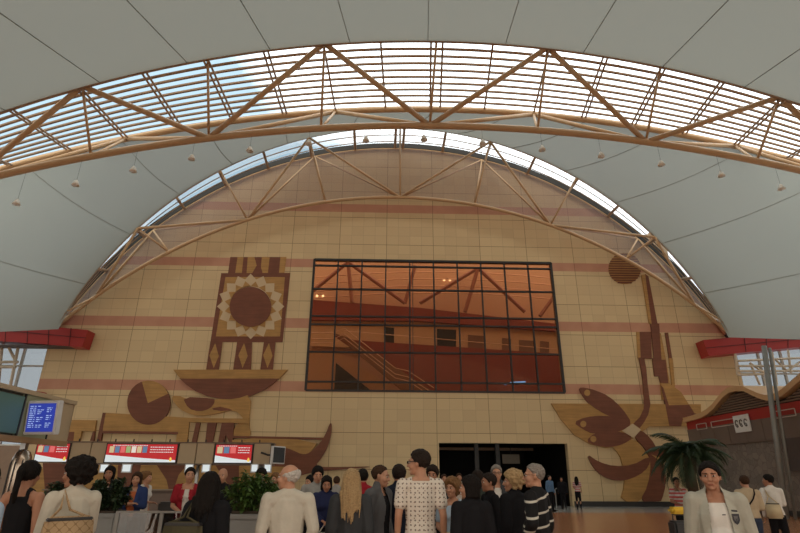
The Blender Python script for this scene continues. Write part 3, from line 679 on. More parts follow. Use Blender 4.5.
for y in (-.5, -5.5): obj('post', bx(-.6, -.5, y, y+.1, 0, 2.2), grey, nc)
mp = at(41, 417.5, 10.2)
t = monitor('flight_monitor', 'silver-framed monitor with blue flight list angled out from the left signage box', mp, R(-12), R(6), .56, .50, blue, 12, mat('silver', (.62, .63, .63), .4, 0))
obj('bracket', tb([(0, .25, 0), (-.3, .35, 0), (mp.x*0+XL-mp.x, .5, 0)], .035, 8), dark, t)
mp = at(279, 455, 24.4)
t = monitor('flight_monitor', 'silver monitor seen edge-on at the right end of the counter band', mp, R(62), R(0), .75, .62, mat('screen_dark', (.05, .06, .07), .2), 0, MC['silver'])
obj('bracket', tb([(0, .25, 0), (-.1, .5, .0), (-.3, .75, .1)], .04, 8), dark, t)
dsp = [(100, 108, 'leftmost'), (122, 131, 'second from left'), (185, 193, 'third from left'), (202, 210, 'fourth from left'), (251, 258, 'second from right'), (264, 271, 'rightmost')]
for a_, c2, w in dsp:
    p = at((a_+c2)/2, 468.5, 24.9); ww = (at(c2, 468, 24.9)-at(a_, 468, 24.9)).x
    t = thing('counter_display', 'small white lit display under the counter band, '+w+' of six', 'display', p, 0, 'lit displays under the counter band')
    obj('casing', bx(-ww/2-.02, ww/2+.02, 0, .08, -.17, .19), grey, t); obj('screen', bx(-ww/2+.03, ww/2-.03, -.012, 0, -.12, .15), adwhite, t)
    obj('hanger', bx(-.02, .02, .02, .06, .18, zb-.05-p.z), dark, t)
# row of check-in desks
for k in range(6):
    x = -12.9+k*1.9
    t = thing('check_in_desk', 'dark check-in desk below the signage band, '+['leftmost', 'second from left', 'third from left', 'third from right', 'second from right', 'rightmost'][k]+' of the row', 'desk', (x, 24, 0), 0, 'check-in desks')
    obj('body', bx(-.8, .8, -.3, .4, 0, 1.0, .01), mat('desk_body', (.10, .07, .055), .5), t)
    obj('desk_top', bx(-.85, .85, -.4, .45, 1.0, 1.05, .01), mat('desk_top', (.2, .16, .12), .4), t)
    obj('front_panel', bx(-.75, .75, -.33, -.3, .1, .9), mat('desk_front', (.14, .10, .08), .4), t)
# metal kiosk with arched glass at far left
kp = at(17, 480, 10.5); t = thing('booth', 'arched metal and glass booth at the far left under the signage box', 'booth', (kp.x, 10.5, 0))
b = nb(); lathe(b, [(.165, .05), (.165, 1.75), (.15, 1.88), (.11, 1.98), (.03, 2.03)], seg=24); obj('shell', b, mat('chrome', (.40, .33, .27), .25, .9), t, smooth=True)
b = nb(); lathe(b, [(.2, 0), (.2, .1)]); obj('base', b, dark, t)
for a_ in (-2.2, -1.57, -.9): obj('rib', tb([(.17*math.cos(a_), .17*math.sin(a_), .1), (.17*math.cos(a_), .17*math.sin(a_), 1.78), (.08*math.cos(a_), .08*math.sin(a_), 2.02)], .012, 6), dark, t)
# low glass partition
pa, pb = at(118, 515, 8), at(206, 515, 8)
t = thing('partition', 'low grey glass partition standing behind the front row at left', 'partition', (pa.x, 8, 0))
w = pb.x-pa.x; zt2 = at(160, 512, 8).z
obj('glass_pane', bx(.03, w-.03, -.01, .01, .15, zt2), glass('grey_glass', (.42, .43, .42), .2), t)
obj('kick_panel', bx(0, w, -.03, .03, .02, .75), mat('grey_panel', (.22, .215, .20), .35), t)
for x in (0, w/2, w): obj('post', bx(x-.025, x+.025, -.02, .02, 0, zt2+.01), MC['grey_panel'], t)
obj('top_rail', bx(0, w, -.03, .03, zt2-.012, zt2+.012), MC['grey_panel'], t)
t = thing('luggage_belt', 'dark scanner table behind the low glass partition', 'table', (-3.6, 11.6, 0))
obj('table_top', bx(-.7, .9, -.35, .35, .95, 1.12, .03), dark, t); obj('body', bx(-.6, .8, -.3, .3, .0, .95), mat('desk_body', (.1, .07, .055)), t)
# ------------------------------------------------------------------ plants
gr = mat('leaf_green', (.060, .115, .022), .5, 0, .35, 9); gr2 = mat('leaf_dark', (.022, .042, .016), .5, 0, .35, 9); bark = mat('bark', (.065, .042, .026), .9, 0, .3, 12, .6)
def leaf(b, p, d, L, w, up_=Vector((0, 0, 1))):
    d = d.normalized(); s = d.cross(up_); s = s.normalized() if s.length > .01 else Vector((1, 0, 0)); n = s.cross(d)
    a = b.verts.new(p); m1 = b.verts.new(p+d*L*.5+s*w+n*w*.4); m2 = b.verts.new(p+d*L*.5-s*w+n*w*.4); c_m = b.verts.new(p+d*L*.5); e = b.verts.new(p+d*L-n*L*.15)
    b.faces.new((a, c_m, m1)); b.faces.new((a, m2, c_m)); b.faces.new((c_m, e, m1)); b.faces.new((c_m, m2, e))
def bush(name, label, loc, rx, rz, zc, nleaf, L, m, planter=None, pm=None, seed=1):
    rnd = random.Random(seed); t = thing(name, label, 'plant', loc)
    b = nb(); st_ = nb()
    for k in range(46):
        a = rnd.uniform(0, 2*PI); r_ = rnd.uniform(.1, 1)**.6; h = rnd.uniform(-.6, 1.0)
        tip = Vector((rx*r_*math.cos(a)*math.sqrt(max(.08, 1-h*h*.8)), rx*r_*math.sin(a)*math.sqrt(max(.08, 1-h*h*.8)), zc+rz*h))
        base = Vector((rx*.25*math.cos(a), rx*.25*math.sin(a), zc-rz*1.0)); mid = base.lerp(tip, .55)+Vector((0, 0, rz*.15))
        tube(st_, [base, mid, tip], [.009, .007, .003], 4, False)
        for j in range(nleaf//46):
            f = rnd.uniform(.35, 1); p = (base.lerp(mid, f*2) if f < .5 else mid.lerp(tip, f*2-1))
            leaf(b, p, Vector((rnd.gauss(0, 1), rnd.gauss(0, 1), rnd.gauss(.25, .6))), L*rnd.uniform(.6, 1.2), L*.28)
    obj('foliage', b, m, t); obj('stems', st_, bark, t)
    if planter: 
        w, h = planter; b = nb(); box(b, -w, w, -w, w, 0, h, .015); box(b, -w-.02, w+.02, -w-.02, w+.02, h-.06, h, .01); obj('planter', b, pm, t)
        obj('soil', bx(-w+.03, w-.03, -w+.03, w-.03, h-.01, h+.03), mat('soil', (.05, .035, .025), .95), t)
    return t
p = at(249, 513, 7.2); bush('potted_shrub', 'bright green leafy shrub in a tall grey planter left of the bald man', (p.x, 7.2, 0), .36, .27, 1.38, 3200, .075, gr, (.2, p.z), mat('planter_grey', (.20, .205, .20), .5), 3)
p = at(107, 513, 8.8); bush('potted_shrub', 'dark sparse shrub at left behind the woman in cream', (p.x, 8.8, 0), .36, .26, 1.3, 2300, .085, gr2, (.22, 1.08), MC['planter_grey'], 5)
p = at(58, 520, 10); bush('potted_shrub', 'dark low shrub at far left between the two near women', (p.x, 10, 0), .36, .24, 1.25, 2300, .09, gr2, (.22, 1.05), MC['planter_grey'], 8)
# palm
pp = at(691, 470, 13.5); pt = thing('potted_palm', 'dark green feathery potted palm standing behind the man in the pale jacket', 'plant', (pp.x, 13.5, 0))
cz_ = at(691, 458, 13.5).z
tr_ = [(.05*math.sin(k*.9), 0, .45+(cz_-.45)*k/8) for k in range(9)]
obj('trunk', tb(tr_, [.12+.015*(k % 2) for k in range(9)], 12), bark, pt, smooth=True)
b = nb(); lathe(b, [(.24, 0), (.32, .5), (.34, .55), (.30, .55), (.28, .48)]); obj('pot', b, mat('pot_dark', (.06, .05, .045), .6), pt, smooth=True)
rnd = random.Random(4)
nf = 44
for k in range(nf):
    a = 2*PI*k*.382+rnd.uniform(-.2, .2); el = R(78)*(1-(k/nf))**1.0*1.0+R(8)-R(18)*(k/nf); L = rnd.uniform(.9, 1.25)
    h = Vector((math.cos(a), math.sin(a), 0)); pts = []; p = Vector((0, 0, cz_)); e = el
    for i in range(13):
        pts.append(p.copy()); p = p+(h*math.cos(e)+Vector((0, 0, math.sin(e))))*L/12; e -= R(11+3*math.sin(k))
    b = nb(); tube(b, pts, [.014-.001*i for i in range(13)], 5)
    side = h.cross(Vector((0, 0, 1)))
    for i in range(2, 13):
        for f in (0, .33, .66):
            if i+f > 12: continue
            q0 = pts[i].lerp(pts[min(i+1, 12)], f); d = (pts[i]-pts[i-1]).normalized(); ll = .34*math.sin(PI*min(1, (i+f)/13*.9+.12))
            for s in (-1, 1):
                dd = (side*s*.8+d*.75+Vector((0, 0, -.35-.2*rnd.random()))).normalized()
                w_ = d*.011; v0, v1, v2, v3 = [b.verts.new(x) for x in (q0-w_, q0+w_, q0+dd*ll*.6+w_*.8+Vector((0, 0, .01)), q0+dd*ll*.6-w_*.8)]
                v4 = b.verts.new(q0+dd*ll+Vector((0, 0, -.08*ll)))
                b.faces.new((v0, v1, v2, v3)); b.faces.new((v3, v2, v4))
    obj('frond', b, gr2, pt)
# luggage beside the palm
lp = at(681, 520, 9.0); t = thing('suitcase', 'black upright suitcase topped with a yellow bundle left of the pale-jacketed man', 'suitcase', (lp.x, 9.0, 0))
obj('shell', bx(-.17, .17, -.12, .12, .06, .98, .03), mat('case_black', (.02, .02, .022), .5), t)
obj('handle', tb([(-.1, .05, .98), (-.1, .05, 1.06), (.1, .05, 1.06), (.1, .05, .98)], .012, 6), dark, t)
for x in (-.12, .12): obj('wheel', tb([(x-.02, 0, .04), (x+.02, 0, .04)], .04, 12), dark, t)
yb = bx(-.15, .15, -.1, .1, 0, .1, .035); o = obj('yellow_bag', yb, mat('yellow_cloth', (.65, .42, .03), .7, 0, .1, 8), None); o.location = (lp.x, 9.0, 1.075); tag(o, 'small yellow bundle lying on the black suitcase', 'bag')
# rocks of queue belts near door
# ------------------------------------------------------------------ people
def sph(a, r, seg=10, ring=7):
    r = (r, r, r) if isinstance(r, (int, float)) else r; out = []
    for j in range(ring+1):
        t = PI*j/ring
        for i in range(seg if 0 < j < ring else 1):
            f = 2*PI*i/seg; out.append(Vector((a[0]+r[0]*math.sin(t)*math.cos(f), a[1]+r[1]*math.sin(t)*math.sin(f), a[2]+r[2]*math.cos(t))))
    return out
def hull(b, pts):
    vs = [b.verts.new(p) for p in pts]
    res = bmesh.ops.convex_hull(b, input=vs, use_existing_faces=False)
    junk = [g for g in res['geom_interior'] if isinstance(g, bmesh.types.BMVert)]
    bmesh.ops.delete(b, geom=[v for v in set(junk) if v.is_valid], context='VERTS')
def bone(b, a, ra, c, rc, M=None, g=0.0):
    ex = lambda r: tuple(q+g for q in ((r, r, r) if isinstance(r, (int, float)) else r))
    pts = sph(a, ex(ra))+sph(c, ex(rc))
    if M: pts = [M @ p for p in pts]
    hull(b, pts)
def remesh(b, vox, sm=2, fac=.5):
    me = bpy.data.meshes.new('tmp'); b.to_mesh(me); b.free()
    o = bpy.data.objects.new('tmp', me); C.objects.link(o)
    md = o.modifiers.new('r', 'REMESH'); md.mode = 'VOXEL'; md.voxel_size = vox
    if sm: s_ = o.modifiers.new('s', 'SMOOTH'); s_.factor = fac; s_.iterations = sm
    dg = bpy.context.evaluated_depsgraph_get(); me2 = bpy.data.meshes.new_from_object(o.evaluated_get(dg))
    bpy.data.objects.remove(o); return me2
SK = {'light': (.43, .225, .14), 'mid': (.36, .175, .105), 'tan': (.33, .155, .09)}
def skin(k): return mat('skin_'+k, SK[k], .55, 0, .06, 20)
HC = {'black': (.010, .008, .007), 'brown': (.045, .024, .014), 'blond': (.33, .225, .115), 'grey': (.20, .18, .16), 'white': (.45, .43, .40), 'dark': (.020, .014, .011), 'lightbrown': (.17, .09, .04)}
def hairm(k): return mat('hair_'+k, HC[k], .75, 0, .4, 60, .5, spec=.12)
def cloth(nm, col, **k): return mat('cloth_'+nm, col, .85, 0, k.pop('var', .12), k.pop('scale', 14), .25, spec=.08)
ARMS = {'down': ((.235, .04, 1.13), (.245, -.03, .89)), 'hip': ((.34, .07, 1.17), (.20, -.06, 1.03)), 'cross': ((.24, -.04, 1.15), (-.04, -.19, 1.19)), 'front': ((.24, .0, 1.13), (.06, -.25, 1.06)),
        'fwd': ((.22, -.03, 1.15), (.17, -.29, 1.13)), 'up': ((.25, -.12, 1.22), (.11, -.20, 1.42)), 'back': ((.26, .10, 1.16), (.04, .17, 1.0)), 'reach': ((.22, -.10, 1.18), (.16, -.36, 1.25)), 'pocket': ((.26, .07, 1.14), (.205, -.03, .93))}
def hand(b, w, e, s, M, curl=.5):
    w, e = Vector(w), Vector(e); d = (w-e).normalized()
    side = Vector((0, -1, 0)); side = (side-d*side.dot(d)); side = side.normalized() if side.length > .1 else Vector((0, 0, 1))   # thumb side
    nrm = d.cross(side)*(s)                                   # towards the body
    k = w+d*.085
    bone(b, w, (.024, .024, .02), w+d*.03, .024, M)
    for q in (-.028, -.01, .009, .027): bone(b, w+d*.02+side*q*.6, .014, k+side*q, .0125, M)
    for q, L in ((.028, .070), (.0095, .078), (-.0095, .072), (-.028, .056)):
        p0 = k+side*q*1.05; d1 = (d+nrm*-curl*.5).normalized() if False else (d*math.cos(curl*.6)-nrm*math.sin(curl*.6)); p1 = p0+d1*L*.5
        d2 = d*math.cos(curl*1.5)-nrm*math.sin(curl*1.5); p2 = p1+d2*L*.5
        bone(b, p0, .0095, p1, .0088, M); bone(b, p1, .0088, p2, .0075, M)
    t0 = w+d*.028+side*.022; t1 = t0+(d*.7+side*.7).normalized()*.036; t2 = t1+(d*.95+side*.2-nrm*.3).normalized()*.032
    bone(b, t0, .014, t1, .0115, M); bone(b, t1, .0115, t2, .0085, M)
NP = 0
def person(px, yt, D, face, label, sex='m', top='tee', tm=None, bm_=None, hair=('short', 'dark'), arms=('down', 'down'), sk='light', hyaw=0, hpitch=0, wear=None, belly=0, under=None, hem=.93, shoe='black', group=None, foot=0.0, wide=1.0, beard=None, stride=0, opw=.062):
    global NP; NP += 1
    g = at(px, yt, D); H = g.z-foot; s = H/1.76
    P = thing('person', label, 'person', (g.x, D, foot), R(face), group)
    S3 = Matrix.Scale(s, 4)
    f = sex == 'f'; vox = min(.022, max(.0085, .0015*D))/s
    sw = (.165 if f else .19)*wide
    HM = Matrix.Translation((0, -.004, 1.622)) @ Matrix.Translation((0, .02, -.09)) @ Matrix.Rotation(R(hyaw), 4, 'Z') @ Matrix.Rotation(R(hpitch), 4, 'X') @ Matrix.Translation((0, -.02, .09)) @ Matrix.Scale(1.09, 4)
    def fin(me, nm, m, smooth=True, lab=None):
        me.transform(S3); return obj(nm, me, m, P, smooth=smooth, label=lab)
    AR = []
    for sd, nm in ((-1, arms[0]), (1, arms[1])):
        e, w = ARMS[nm]; AR.append((sd, Vector((sw*sd, .012, 1.41)), Vector(((e[0]-.19+sw)*sd, e[1], e[2])), Vector(((w[0]-(.19-sw if w[0] > .15 else 0))*sd, w[1], w[2]))))
    def torso(b, q, z0=None):
        w = wide
        bone(b, (0, .01, .93), (.158*w, .11, .09), (0, .0, 1.08), ((.128 if f else .145)*w, .092+belly*.3, .07), g=q)
        bone(b, (0, .0, 1.08), ((.128 if f else .145)*w, .092+belly*.3, .07), (0, -.002, 1.27), ((.145 if f else .165)*w, .108, .08), g=q)
        bone(b, (0, -.002, 1.27), ((.145 if f else .165)*w, .108, .08), (0, .012, 1.39), (.135*w, .082, .055), g=q)
        bone(b, (-sw*.82, .014, 1.405), .052, (sw*.82, .014, 1.405), .052, g=q); bone(b, (-sw*.8, .02, 1.40), .05, (0, .02, 1.46), .055, g=q); bone(b, (sw*.8, .02, 1.40), .05, (0, .02, 1.46), .055, g=q)
        if belly: bone(b, (0, -.05, 1.05), (.13*w, .08+belly, .09), (0, -.04, 1.14), (.12*w, .06+belly*.8, .08), g=q)
        if f:
            for sx in (-1, 1): bone(b, (sx*.06, -.085, 1.27), .052, (sx*.055, -.05, 1.33), .05, g=q)
    # ---- body: one continuous surface
    b = nb(); torso(b, 0)
    bone(b, (0, .022, 1.43), .058, (0, .012, 1.53), (.05 if f else .062), g=0)
    bone(b, (0, .012, 1.53), .053, HM @ Vector((0, .015, -.05)), (.055, .06, .05))
    ft = []
    for sd in (-1, 1):
        dy = stride*sd
        hp, kn, an = (sd*.085, .01, .90), (sd*.095, -.01+dy*.5, .5), (sd*.10, .03+dy, .095)
        bone(b, hp, .085, kn, .055); bone(b, kn, .055, (sd*.098, .035+dy*.8, .34), .053); bone(b, (sd*.098, .035+dy*.8, .34), .053, an, .036)
        bone(b, (an[0], an[1]+.01, .045), (.033, .04, .035), (sd*.115, an[1]-.15, .03), (.038, .045, .022)); ft.append(an)
    for sd, sh, el, wr in AR:
        bone(b, sh, .052, el, .038); mid = el.lerp(wr, .35); bone(b, el, .038, mid, .036); bone(b, mid, .036, wr, .025); hand(b, wr, el, sd, None, .55 if D < 40 else .3)
    jw = .92 if f else 1
    bone(b, (0, .016, .032), (.074, .094, .084), (0, .0, .0), (.070, .085, .08), HM)
    bone(b, (0, -.015, -.01), (.066*jw, .07, .065), (0, -.042, -.078), (.049*jw, .040, .030), HM)
    bone(b, (0, -.072, -.094), (.020, .016, .016), (0, -.06, -.085), (.026, .02, .02), HM)
    bone(b, (0, -.088, .012), .009, (0, -.105, -.030), (.0155, .014, .011), HM)
    bone(b, (-.034, -.080, .024), (.018, .011, .008), (.034, -.080, .024), (.018, .011, .008), HM)
    for sx in (-1, 1):
        bone(b, (sx*.040, -.058, -.026), .027, (sx*.030, -.066, -.034), .022, HM)
        bone(b, (sx*.075, .008, .012), (.009, .018, .016), (sx*.074, .006, -.022), (.008, .011, .012), HM)
    bone(b, (-.014, -.086, -.062), (.012, .010, .0055), (.014, -.086, -.062), (.012, .010, .0055), HM)
    if D > 15: bone(b, (0, 0, 0), .06, (0, 0, .02), .06, HM)
    fin(remesh(b, vox, 1, .4), 'body', skin(sk))
    # ---- clothes
    def garment(nm, m, q, sleeve, hemz, collar, opening, v=None):
        b = nb(); torso(b, q)
        if hemz < .84:
            bone(b, (0, .01, .93), (.162*wide, .115, .09), (0, .01, hemz+.05), (.172*wide, .135, .05), g=q)
        if collar: bone(b, (0, .025, 1.44), .062, (0, .012, 1.475+collar), .058, g=q*.6)
        for sd, sh, el, wr in AR:
            if sleeve == 'none': continue
            if sleeve == 'short': bone(b, sh, .056, sh.lerp(el, .62), .052, g=q)
            else:
                bone(b, sh, .054, el, .043, g=q); bone(b, el, .043, el.lerp(wr, .93), .030, g=q)
        me = remesh(b, (v or vox), 2); bb = nb(); bb.from_mesh(me); bpy.data.meshes.remove(me)
        geo = lambda: bb.verts[:]+bb.edges[:]+bb.faces[:]
        if hemz > .0:
            # hem: only cut the trunk, never the hanging sleeves
            cut = [v_ for v_ in bb.verts if v_.co.z < hemz and abs(v_.co.x) < sw+.005 and not any((Vector((v_.co.x, v_.co.y, v_.co.z))-wr).length < .12 for _, _, _, wr in AR)]
            bmesh.ops.delete(bb, geom=cut, context='VERTS')
        if sleeve == 'none':
            cut = [v_ for v_ in bb.verts if (abs(v_.co.x) > .10+max(0, 1.36-v_.co.z)*.9 and v_.co.z > 1.30) or (v_.co.z > 1.42 and abs(v_.co.x) < .055)]
            bmesh.ops.delete(bb, geom=cut, context='VERTS')
        elif not collar:
            cut = [v_ for v_ in bb.verts if v_.co.z > 1.455-(.05 if v_.co.y < 0 else 0) and abs(v_.co.x) < .085]
            bmesh.ops.delete(bb, geom=cut, context='VERTS')
        if opening:
            cut = [v_ for v_ in bb.verts if v_.co.y < .0 and abs(v_.co.x) < opening*(.75+.35*(1.45-v_.co.z)/.5) and v_.co.z < 1.6 and abs(v_.co.x) < max(.12, opw*1.3)]
            bmesh.ops.delete(bb, geom=cut, context='VERTS')
        me = bpy.data.meshes.new(nm); bb.to_mesh(me); bb.free()
        o = fin(me, nm, m); sd_ = o.modifiers.new('thickness', 'SOLIDIFY'); sd_.thickness = .006; sd_.offset = -1
        return o
    b = nb()
    bone(b, (0, .01, .96), (.152*wide, .108, .05), (0, .01, .90), (.158*wide, .112, .07), g=.012)
    for sd, an in zip((-1, 1), ft):
        dy = stride*sd
        bone(b, (sd*.08, .01, .89), .085, (sd*.095, -.01+dy*.5, .5), .062, g=.012); bone(b, (sd*.095, -.01+dy*.5, .5), .062, (an[0], an[1], .10), .048, g=.012)
    fin(remesh(b, max(vox, .012), 2), 'trousers', bm_ or cloth('dark_trousers', (.02, .02, .024)))
    for an in ft:
        b = nb(); sx = an[0]; bone(b, (sx, an[1]+.015, .05), (.038, .045, .042), (sx*1.12, an[1]-.16, .035), (.042, .05, .030)); box(b, sx-.03, sx+.03, an[1]-.15, an[1]+.05, .003, .03)
        fin(remesh(b, .012, 2), 'shoe', cloth('shoe_'+shoe, {'black': (.015, .013, .013), 'white': (.6, .58, .55), 'brown': (.08, .04, .02)}[shoe]))
    if under: garment('shirt', under, .010, 'short', .93, 0, 0)
    if top == 'tee': garment('shirt', tm, .014, 'short', hem, 0, 0)
    elif top == 'tank': garment('shirt', tm, .010, 'none', hem, 0, 0)
    elif top == 'sweater': garment('sweater', tm, .020, 'long', hem, .01, 0)
    elif top == 'shirt': garment('shirt', tm, .016, 'long', hem, .02, 0)
    elif top == 'jacket': garment('jacket', tm, .030, 'long', hem, .035, 0)
    elif top == 'open': garment('jacket', tm, .030, 'long', hem, .04, opw)
    elif top == 'vest': garment('cardigan', tm, .024, 'short', hem, 0, .045)
    # ---- hair
    hs, hc = hair; hv = max(.007, vox*.8)
    if hs != 'bald':
        b = nb()
        def cap(q=0.0, n=(0, -.72, -.69), p0=(0, -.080, .070), lift=0):
            c = nb(); bmesh.ops.create_uvsphere(c, u_segments=28, v_segments=20, radius=1)
            for v_ in c.verts: v_.co = Vector((v_.co.x*(.083+q), .018+v_.co.y*(.1035+q), .036+v_.co.z*(.091+q)))
            r_ = bmesh.ops.bisect_plane(c, geom=c.verts[:]+c.edges[:]+c.faces[:], plane_co=p0, plane_no=n, clear_outer=True)
            bmesh.ops.holes_fill(c, edges=[e for e in c.edges if e.is_boundary])
            if hs == 'fringe':
                r_ = bmesh.ops.bisect_plane(c, geom=c.verts[:]+c.edges[:]+c.faces[:], plane_co=(0, .03, .045), plane_no=(0, -.35, 1), clear_outer=True)
                bmesh.ops.holes_fill(c, edges=[e for e in c.edges if e.is_boundary])
            me = bpy.data.meshes.new('c'); c.transform(HM); c.to_mesh(me); c.free(); b.from_mesh(me); bpy.data.meshes.remove(me)
        if hs == 'fringe': cap(.002)
        elif hs == 'short': cap(.003, (0, -.80, -.60), (0, -.078, .084))
        elif hs == 'thin': cap(-.002, (0, -.75, -.66), (0, -.05, .07))
        elif hs == 'thick': cap(.012, (0, -.80, -.60), (0, -.085, .080))
        elif hs == 'curly':
            cap(.026, (0, -.80, -.60), (0, -.07, .05))
            for k in range(46):
                rr_ = random.Random(k); a = rr_.uniform(0, 2*PI); z = rr_.uniform(-.09, .125); rad = math.sqrt(max(.1, 1-((z-.03)/.115)**2))
                v_ = Vector((.100*rad*math.cos(a), .03+.115*rad*math.sin(a), z))
                if v_.y > -.055 or z > .07: bone(b, v_, .021, v_*1.02, .019, HM)
        elif hs in ('bob', 'long', 'ponytail', 'up', 'longwide'):
            cap(.008, (0, -.80, -.60), (0, -.080, .073))
            if hs == 'bob':
                bone(b, (0, .05, .03), (.088, .07, .07), (0, .055, -.075), (.085, .06, .035), HM)
                for sx in (-1, 1): bone(b, (sx*.074, .012, .02), (.018, .045, .04), (sx*.080, .012, -.07), (.014, .036, .03), HM)
            if hs in ('long', 'longwide'):
                w_ = 1.12 if hs == 'longwide' else 1.12
                bone(b, (0, .05, .03), (.088*w_, .075, .07), (0, .085, -.13), (.095*w_, .05, .05), HM); bone(b, (0, .085, -.13), (.095*w_, .05, .05), (0, .105, -.23 if hs == 'long' else -.18), (.075*w_, .03, .05), HM)
                rs_ = random.Random(int(px))
                for k in range(15):
                    xx = (-.095+.19*k/14)*w_; zl_ = (-.30 if hs == 'long' else -.22)-rs_.uniform(0, .11)+abs(xx)*.5
                    bone(b, (xx*.95, .10+rs_.uniform(-.012, .018), -.10), .017, (xx*.85+rs_.uniform(-.012, .012), .125+rs_.uniform(-.01, .014), zl_), .006, HM)
                for sx in (-1, 1): bone(b, (sx*.078, .0, .02), (.02, .045, .04), (sx*.095, .03, -.16), (.022, .035, .05), HM)
            if hs == 'ponytail':
                bone(b, (0, .10, .05), .032, (0, .145, .03), .03, HM); bone(b, (0, .145, .03), .03, (0, .15, -.14), .026, HM); bone(b, (0, .15, -.14), .026, (0, .14, -.24), .012, HM)
            if hs == 'up': bone(b, (0, .09, .07), .045, (0, .11, .09), .04, HM)
        me = remesh(b, hv, 1); me_b = nb(); me_b.from_mesh(me); me_b.normal_update()
        amp = .014 if hs == 'curly' else (.007 if hs == 'short' else .009); fq = 30 if hs == 'curly' else 48
        for v_ in me_b.verts:
            c = v_.co; v_.co = c+v_.normal*(noise.noise(Vector((c.x*fq, c.y*fq, c.z*(fq*.15 if hs in ('long', 'longwide', 'bob', 'ponytail') else fq))))*amp)
        me_b.to_mesh(me); me_b.free(); fin(me, 'hair', hairm(hc))
    if beard:
        b = nb(); bone(b, (0, -.012, -.035), (.068, .066, .03), (0, -.044, -.082), (.045, .043, .030), HM)
        me = remesh(b, hv, 1); fin(me, 'beard', hairm(beard))
    if D < 16:
        for sx in (-1, 1):
            b = nb(); bmesh.ops.create_uvsphere(b, u_segments=12, v_segments=8, radius=.0125); bmesh.ops.scale(b, verts=b.verts, vec=(1.1, 1, .50)); bmesh.ops.translate(b, verts=b.verts, vec=(sx*.031, -.0785, .0045))
            bmesh.ops.create_uvsphere(b, u_segments=10, v_segments=6, radius=.0066, matrix=Matrix.Translation((sx*.031, -.0868, .0045)))
            for fc in b.faces: fc.material_index = 1 if fc.calc_center_median().y < -.0885 or (fc.calc_center_median()-Vector((sx*.031, -.0875, .0045))).length < .0065 else 0
            b.transform(HM); me = bpy.data.meshes.new('eye'); b.to_mesh(me); b.free(); fin(me, 'eye', [mat('eye_white', (.5, .46, .42), .3), mat('iris', (.03, .018, .012), .2)])
            b = nb(); bone(b, (sx*.018, -.090, .024), (.007, .005, .0035), (sx*.046, -.080, .026), (.006, .005, .0028), HM); me = bpy.data.meshes.new('eb'); b.to_mesh(me); b.free(); fin(me, 'eyebrow', hairm(hc if hc not in ('white',) else 'grey'))
        b = nb(); bone(b, (-.016, -.091, -.0635), (.008, .006, .0035), (.016, -.091, -.0635), (.008, .006, .0035), HM); bone(b, (-.012, -.0925, -.0600), (.006, .005, .003), (.012, -.0925, -.0600), (.006, .005, .003), HM)
        me = bpy.data.meshes.new('mouth'); b.to_mesh(me); b.free(); fin(me, 'lips', mat('lips_'+sk, (SK[sk][0]*.75, SK[sk][1]*.5, SK[sk][2]*.55), .5))
    if wear in ('glasses', 'sunglasses'):
        b = nb()
        for sx in (-1, 1):
            if wear == 'sunglasses': bone(b, (sx*.022, -.100, .004), (.016, .004, .013), (sx*.047, -.094, .004), (.016, .004, .014))
            else:
                pts = [(sx*.033+.023*math.cos(t*PI/6), -.100+.004*abs(math.cos(t*PI/6)), .003+.016*math.sin(t*PI/6)) for t in range(13)]; tube(b, pts, .002, 5)
            tube(b, [(sx*.055, -.094, .01), (sx*.079, -.05, .012), (sx*.082, .01, .008)], .0035 if wear == 'sunglasses' else .002, 6)
        tube(b, [(-.012, -.103, .006), (.012, -.103, .006)], .003, 6)
        b.transform(HM); me = bpy.data.meshes.new('g'); b.to_mesh(me); b.free(); fin(me, wear, mat('lens_black', (.008, .008, .009), .15))
    P['s'] = 0; del P['s']
    return P, s, HM
def onto(P, s, p):   # a point of the figure's own frame (reference height) in the world
    return Matrix.Translation(P.location) @ Matrix.Rotation(P.rotation_euler[2], 4, 'Z') @ (Vector(p)*s)
def bag(name, label, P, s, c, w, h, d, m, strap=None, rz=0, quilt=False):
    W_ = onto(P, s, c); t = thing(name, label, 'bag', W_, P.rotation_euler[2]+R(rz))
    b = nb(); box(b, -w/2, w/2, -d/2, d/2, -h/2, h/2)
    for v_ in b.verts:
        if v_.co.z > 0: v_.co.x *= .86; v_.co.y *= .45
    bmesh.ops.bevel(b, geom=b.edges[:], offset=min(d, w)*.25, segments=3, affect='EDGES')
    BB = obj('bag_body', b, m, t, smooth=True)
    if strap:
        inv = Matrix.Rotation(-(P.rotation_euler[2]+R(rz)), 4, 'Z') @ Matrix.Translation(-W_)
        pts = [Vector((-w*.36, 0, h*.44))]+[inv @ onto(P, s, q_) for q_ in strap]+[Vector((w*.36, 0, h*.44))]
        b = nb(); tube(b, pts, .011, 6); obj('strap', b, m, t, smooth=True)
    b = nb(); box(b, -w*.4, w*.4, -d*.27, d*.27, h*.40, h*.47, .008); obj('zip_edge', b, dark, BB)
    return t
